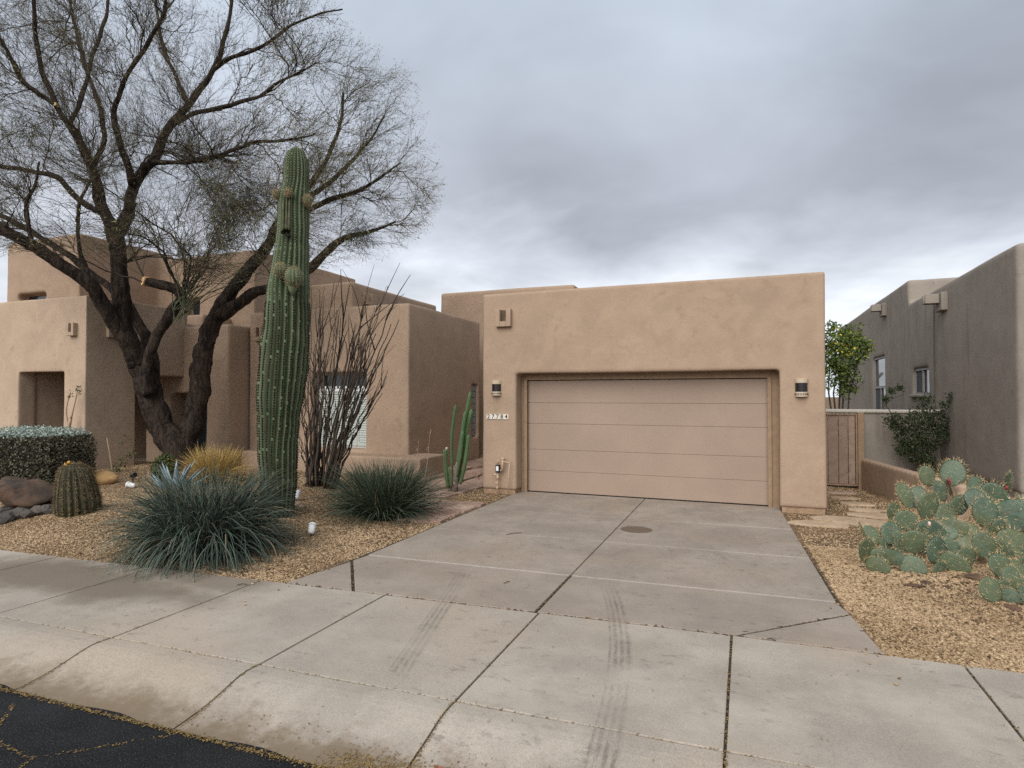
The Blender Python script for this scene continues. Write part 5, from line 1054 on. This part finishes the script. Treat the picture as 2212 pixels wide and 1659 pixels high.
PADS = [(1330, 930, 100, 120, 20, -.55), (1420, 1010, 110, 120, -20, -.85), (1360, 1090, 110, 100, 30, -1.0), (1440, 1110, 110, 120, 0, -1.0), (750, 225, 90, 120, -25, .75), (925, 205, 90, 145, 8, .8), (840, 330, 90, 120, -22, .7), (600, 360, 105, 135, -5, .5), (690, 375, 90, 120, 8, .6), (755, 435, 112, 155, 5, .4), (520, 475, 90, 112, -8, .45), (610, 535, 105, 130, -55, .3), (905, 315, 45, 110, 4, .8), (970, 425, 105, 150, 70, .6), (1090, 310, 108, 125, 25, .75), (1085, 385, 100, 110, 10, .55), (1210, 370, 125, 165, -15, .7), (1310, 275, 55, 120, 3, .9), (1305, 390, 55, 120, 4, .85), (1150, 475, 125, 155, 5, .45), (1365, 500, 165, 175, -10, .5), (1405, 400, 70, 80, 0, .8), (1365, 700, 145, 185, -50, .15), (1240, 605, 110, 130, 8, .4), (1030, 640, 120, 140, 20, .3), (930, 590, 110, 105, -15, .35), (850, 600, 105, 110, 10, .4), (780, 615, 125, 205, -70, .3), (500, 620, 112, 122, 12, .25), (380, 635, 75, 115, -35, .3), (308, 620, 42, 130, -15, .25), (330, 745, 100, 145, -14, .12), (405, 850, 92, 92, 10, .02), (490, 785, 85, 190, -78, .08), (660, 685, 130, 140, -10, .2), (820, 745, 105, 165, -80, .12), (1000, 805, 120, 155, 60, .05), (1140, 705, 100, 140, 0, .2), (650, 855, 100, 118, 20, -.02), (830, 875, 75, 112, 60, -.05), (1265, 890, 120, 140, -45, -.3), (1290, 1000, 85, 150, -75, -.75), (1190, 1075, 120, 145, -35, -.95), (1400, 870, 110, 130, 15, -.1), (1390, 960, 100, 120, -10, -.3), (560, 700, 110, 130, 30, .25), (730, 780, 120, 120, -30, .15), (900, 690, 120, 120, 10, .3), (1080, 570, 110, 120, -10, .5), (880, 500, 110, 130, 15, .55), (1010, 530, 110, 130, -8, .55), (560, 590, 100, 115, 20, .4), (1330, 600, 120, 140, 10, .45), (1230, 740, 120, 130, 30, .2), (1120, 830, 110, 120, -40, .1), (940, 830, 110, 100, 20, 0), (740, 870, 90, 100, -25, .0), (470, 700, 90, 110, -20, .25), (1470, 560, 130, 160, 12, .5), (1530, 680, 140, 150, -20, .3), (1500, 440, 120, 150, 5, .7), (1560, 830, 130, 150, 20, .05), (1620, 560, 120, 140, -15, .5), (1460, 800, 120, 140, 0, .1), (1640, 720, 120, 150, 30, .3), (1480, 960, 110, 130, 40, -.2), (1250, 480, 110, 140, -5, .6), (1180, 610, 100, 130, 15, .4), (700, 520, 110, 120, -5, .5), (820, 460, 100, 120, 10, .6)] + [(_q.uniform(480, 1400), _q.uniform(430, 800), _q.uniform(90, 130), _q.uniform(110, 150), _q.uniform(-45, 45), _q.uniform(.35, .95)) for _q in [random.Random(4)] for _ in range(4)]
rr = random.Random(9)
PADS = [q for k, q in enumerate(PADS) if k < 46 or k % 2]
for k, (zx, zy, w_, h_, rot, dd) in enumerate(PADS):
    px, py = 1769.6 + zx * .31112, 958.6 + zy * .31112; d = dP + dd * 1.1; c = at(px, py, d); kk = d / FPX * .31112; hw, hh = w_ * kk * 1.30, h_ * kk * 1.30
    zmin = gh(c[0], c[1]) + .02
    th = R(rot); yaw = YAW + rr.uniform(-.8, .8); lean = rr.uniform(-.5, .25)
    if h_ < w_ * .6 or w_ < 60: yaw = YAW + 1.15
    sx = hw / .8 / max(.45, math.cos(yaw - YAW)); M4 = Matrix.Rotation(yaw, 4, 'Z') @ Matrix.Rotation(th, 4, 'Y') @ Matrix.Rotation(lean, 4, 'X')
    body, s1, g1 = PM[k % 3]; o = bpy.data.objects.new('pad', body); COL.objects.link(o); o.parent = PP
    S4 = Matrix.Diagonal((sx, max(.6 * hh, .13), hh / max(.75, math.cos(lean)), 1)); m = M4 @ S4; ctr = m @ Vector((0, 0, .5)); lo = (Vector(c) - ctr - Vector(pb))
    ext = abs((m.to_3x3() @ Vector((.4, 0, .5))).z) * .9; low = c[2] - ext
    if low < zmin - .06: lo.z += (zmin - .06 - low)
    o.matrix_basis = Matrix.Translation(lo) @ m
    for nm, me in (('spines', s1), ('areoles', g1)):
        s_ = bpy.data.objects.new(nm, me); COL.objects.link(s_); s_.parent = o; s_['kind'] = 'stuff'
for k, (zx, zy) in enumerate(((905, 285), (1300, 320), (900, 270), (765, 572))):
    q = at(1769.6 + zx * .31112, 958.6 + zy * .31112, dP + .6 if k < 3 else dP + .1); mb = MB(); mb.tube([q, q + (0, 0, .03), q + (0, 0, .055)], [.014, .02, .012], 8); obj('fruit', mb, plain('red_fruit', (.22, .03, .03), .5) if k == 0 else bpy.data.materials['red_fruit' if k < 3 else 'pink_bud'], PP, smooth=True)
M_DEADP = rockmat('dead_pad', (.075, .045, .028), (.14, .08, .05), (.03, .02, .015))
for k, (px, py, s_) in enumerate(((1975, 1270, .10), (2000, 1262, .09), (2045, 1272, .06), (2120, 1255, .16), (1862, 1228, .05), (2190, 1320, .10))):
    q = on_ground(px, py); stone('dead_pad', q, (s_, s_ * .6, s_ * .22), k + 3.3, M_DEADP, ['curled brown dead cactus pad on gravel below the prickly pear', 'brown dead cactus pad just right of the curled one', 'small blackish cactus scrap on open gravel below the pear', 'large rotting brown pad under the prickly pear', 'reddish scrap of dead pad left of the pear', 'brown dead pad at the right picture edge'][k], 'dead pad', 'dead cactus pads', rot=k, sub=2, sink=.1)

# ================================================================== SHRUBS AND TREES
def leafy(name, c, label, cat, mat, blobs, n_, s0, s1, stems, ratio=.3, extra=None, stem_r=.02):
    e = empty(name, c, label, cat); P = []
    tot = sum(b[3] ** 2 for b in blobs)
    for bx, by, bz, br_ in blobs:
        k = int(n_ * br_ ** 2 / tot); q = RNG.normal(0, 1, (k, 3)); q /= np.linalg.norm(q, axis=1, keepdims=True); ph = 1 + .35 * np.sin(q[:, 0] * 5 + bx * 9) * np.sin(q[:, 2] * 6 + by * 5); P.append(np.array([bx, by, bz]) + q * (br_ * RNG.uniform(.25, 1.0, k) ** .5 * ph)[:, None])
    P = np.concatenate(P); obj('foliage', leafmesh(P, s0, s1, ratio, .3), mat, e, kind='stuff')
    for s_ in stems:
        mb = MB(); pt = smooth_path(s_, 10) + RNG.normal(0, .012, (10, 3)); mb.tube(pt, np.linspace(stem_r, stem_r * .35, 10), 6); obj('stem', mb, M_OCO, e, smooth=True)
    if extra is not None: extra(e, P)
    return e
M_CAS = tinted('cassia_leaf', (.035, .060, .016), (.15, .20, .045), .7); M_YEL = tinted('yellow_flower', (.45, .34, .03), (.70, .55, .06), .8)
tb = np.array([2.6, 18.2, 0.0])
bl = [(*on_y(px, py, Y), r_) for px, py, Y, r_ in ((1805, 735, 18.2, .42), (1835, 725, 18.3, .35), (1815, 775, 18.1, .45), (1850, 760, 18.3, .36), (1800, 810, 18.2, .40), (1830, 810, 18.3, .34), (1862, 745, 18.2, .22), (1790, 760, 18.6, .45), (1822, 842, 18.2, .22), (1795, 705, 18.2, .16), (1878, 740, 18.1, .11), (1845, 838, 18.3, .14))]
def yflow(e, P):
    hi = P[(P[:, 2] > np.percentile(P[:, 2], 45)) & (RNG.random(len(P)) < .055)]; obj('flowers', leafmesh(hi + RNG.normal(0, .03, hi.shape), .05, .09, .45), M_YEL, e, kind='stuff')
leafy('cassia_tree', tb, 'small leafy tree with yellow flowers behind the gate', 'tree', M_CAS, bl, 4600, .06, .13, [[tb + (0.05 * k, 0, 0), on_y(1795 + k * 9, 880, 18.2), on_y(1790 + k * 13, 830, 18.2), on_y(1795 + k * 14, 770, 18.2)] for k in range(5)], .22, yflow, .035)
M_FEA = tinted('fine_dark_leaf', (.016, .026, .014), (.065, .085, .035), .8)
sb2 = np.array([3.5, 15.4, .40]); bl = [(*on_y(px, py, 15.5), r_ * .86) for px, py, r_ in ((1945, 915, .28), (1985, 905, .30), (2025, 905, .27), (1965, 945, .34), (2010, 945, .32), (1985, 980, .30), (1950, 970, .2), (2040, 930, .2), (1925, 910, .18), (2005, 1000, .22))]
leafy('feathery_shrub', sb2, 'dark feathery shrub growing against the grey courtyard wall', 'shrub', M_FEA, bl, 5200, .03, .07, [[sb2, on_y(1985, 1000, 15.5), on_y(1960 + k * 14, 940, 15.4), on_y(1935 + k * 26, 885 - 10 * (k % 2), 15.4)] for k in range(5)] + [[on_y(1960, 930, 15.4), on_y(1930, 900, 15.3), on_y(1915, 870, 15.3), on_y(1955, 850, 15.3)], [on_y(2010, 920, 15.4), on_y(2040, 890, 15.3), on_y(2055, 860, 15.3)]], .3, None, .015)
bl = [(*on_y(px, py, 15.3), r_) for px, py, r_ in ((2058, 858, .09), (2040, 875, .08), (1998, 875, .14), (2005, 862, .09), (1925, 845, .05), (1945, 838, .05), (1915, 862, .06))]
P = np.concatenate([np.array(b[:3]) + RNG.normal(0, b[3] * .7, (140, 3)) for b in bl]); obj('shoot_leaves', leafmesh(P, .03, .06, .3), M_FEA, bpy.data.objects['feathery_shrub'], kind='stuff')
# clipped hedge
hp = on_ground(30, 1066); dH = float((hp - _c) @ _f); kH = dH / FPX; HG = empty('clipped_hedge', hp, 'box-clipped dark hedge with frosted grey-green top in front of the porch', 'hedge')
hw, hh, hd = 108 * kH, 140 * kH, .75; ctr = hp + _f * (1, 1, 0) * hd * .6
n_ = 26000; q = RNG.uniform(-1, 1, (n_, 3)); ax_ = RNG.integers(0, 3, n_); sg = np.where(RNG.random(n_) < .5, 1, -1)
q[np.arange(n_), ax_] = sg * RNG.uniform(.90, 1.0, n_); sup = (np.abs(q) ** 3.6).sum(1) ** (1 / 3.6); q = q / sup[:, None] * RNG.uniform(.78, 1.02, (n_, 1)) * (1 + .03 * np.sin(q[:, :1] * 7) * np.sin(q[:, 2:] * 6)); fx = np.array([_f[0], _f[1], 0]); fx /= np.linalg.norm(fx)
loc = ctr + q[:, :1] * _r * hw + q[:, 1:2] * fx * hd + np.stack([np.zeros(n_), np.zeros(n_), (q[:, 2] * .5 + .5) * hh], -1); top = q[:, 2] > .74
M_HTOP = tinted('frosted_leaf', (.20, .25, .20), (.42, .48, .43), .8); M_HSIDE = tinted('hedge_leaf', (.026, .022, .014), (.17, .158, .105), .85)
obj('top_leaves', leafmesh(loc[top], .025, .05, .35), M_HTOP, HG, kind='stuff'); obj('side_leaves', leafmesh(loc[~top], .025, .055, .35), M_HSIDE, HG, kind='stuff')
core = MB(); c8 = []
for sx in (-1, 1):
    for sy in (-1, 1):
        for sz_ in (0, 1): c8.append(ctr + sx * _r * hw * .74 + sy * fx * hd * .74 + np.array([0, 0, .05 + sz_ * hh * .76]))
core.add(c8, np.array([(0, 1, 3, 2), (4, 6, 7, 5), (0, 4, 5, 1), (2, 3, 7, 6), (0, 2, 6, 4), (1, 5, 7, 3)])); obj('twig_core', core, plain('hedge_twigs', (.022, .017, .012), .95, .5, 40, bump=1), HG, bevel=.18, seg=4)
# sapling by the pillar, stake with creeper
p = on_y(140, 985, 9.50); p[2] = float(gh(p[0], p[1])); dS = float((p - _c) @ _f); e = empty('pruned_sapling', p, 'pruned pale sapling with few leaves against the porch pillar', 'sapling'); M_PALE = plain('pale_bark', (.36, .27, .19), .85, .2, 30)
for k, s_ in enumerate(([(140, 1005, 10), (142, 960, 9), (148, 925, 8), (153, 905, 6)], [(153, 905, 5), (158, 885, 3), (165, 855, 2.5), (168, 836, 2)], [(148, 922, 4), (143, 890, 3), (147, 865, 2.5), (152, 848, 2)])):
    mb = MB(); q = smooth_path([(*at(x, y, dS), w_ * dS / FPX / 2) for x, y, w_ in s_], 10); mb.tube(q[:, :3], q[:, 3], 7); obj('trunk' if k == 0 else 'shoot', mb, M_PALE, e, smooth=True)
P = np.concatenate([at(x, y, dS) + RNG.normal(0, s_, (14, 3)) for x, y, s_ in ((169, 836, .03), (170, 848, .03), (153, 850, .03), (150, 858, .03))]); obj('leaves', leafmesh(P, .03, .06, .35), M_BUSH, e, kind='stuff')
p = on_ground(244, 1020); dS = float((p - _c) @ _f); e = empty('staked_creeper', p, 'thin wooden stake with a straggling creeper beside the porch side wall', 'creeper')
mb = MB(); mb.tube([p - (0, 0, .05), at(238, 985, dS), at(231, 945, dS)], .013, 6); obj('stake', mb, M_PALE, e)
P = np.concatenate([at(x, y, dS) + RNG.normal(0, s_, (n_, 3)) for x, y, s_, n_ in ((255, 1008, .07, 60), (265, 1000, .06, 50), (277, 985, .05, 40), (288, 975, .03, 20), (245, 1018, .06, 50), (262, 955, .04, 14), (272, 945, .03, 10))]); obj('leaves', leafmesh(P, .03, .06, .35), M_BUSH, e, kind='stuff')
p = on_y(133, 1010, 8.9); p[2] = float(gh(p[0], p[1])); e = empty('pale_succulent', p, 'small pale grey paddle succulent between the hedge and barrel cactus', 'succulent')
for k in range(5):
    th = k * 1.25; o_ = p + np.array([.06 * math.cos(th), .06 * math.sin(th), .22 + .05 * k]); mb = MB(); mb.tube([o_ - (0, 0, .10), o_ + (.03 * math.cos(th), 0, 0), o_ + (.08 * math.cos(th), .04 * math.sin(th), .10)], [.02, .055, .02], 8); obj('paddle', mb, M_AGA, e, smooth=True)
mb = MB(); mb.tube([p - (0, 0, .05), p + (0, 0, .15), p + (0, 0, .3)], .025, 6); obj('stem', mb, M_PALE, e)
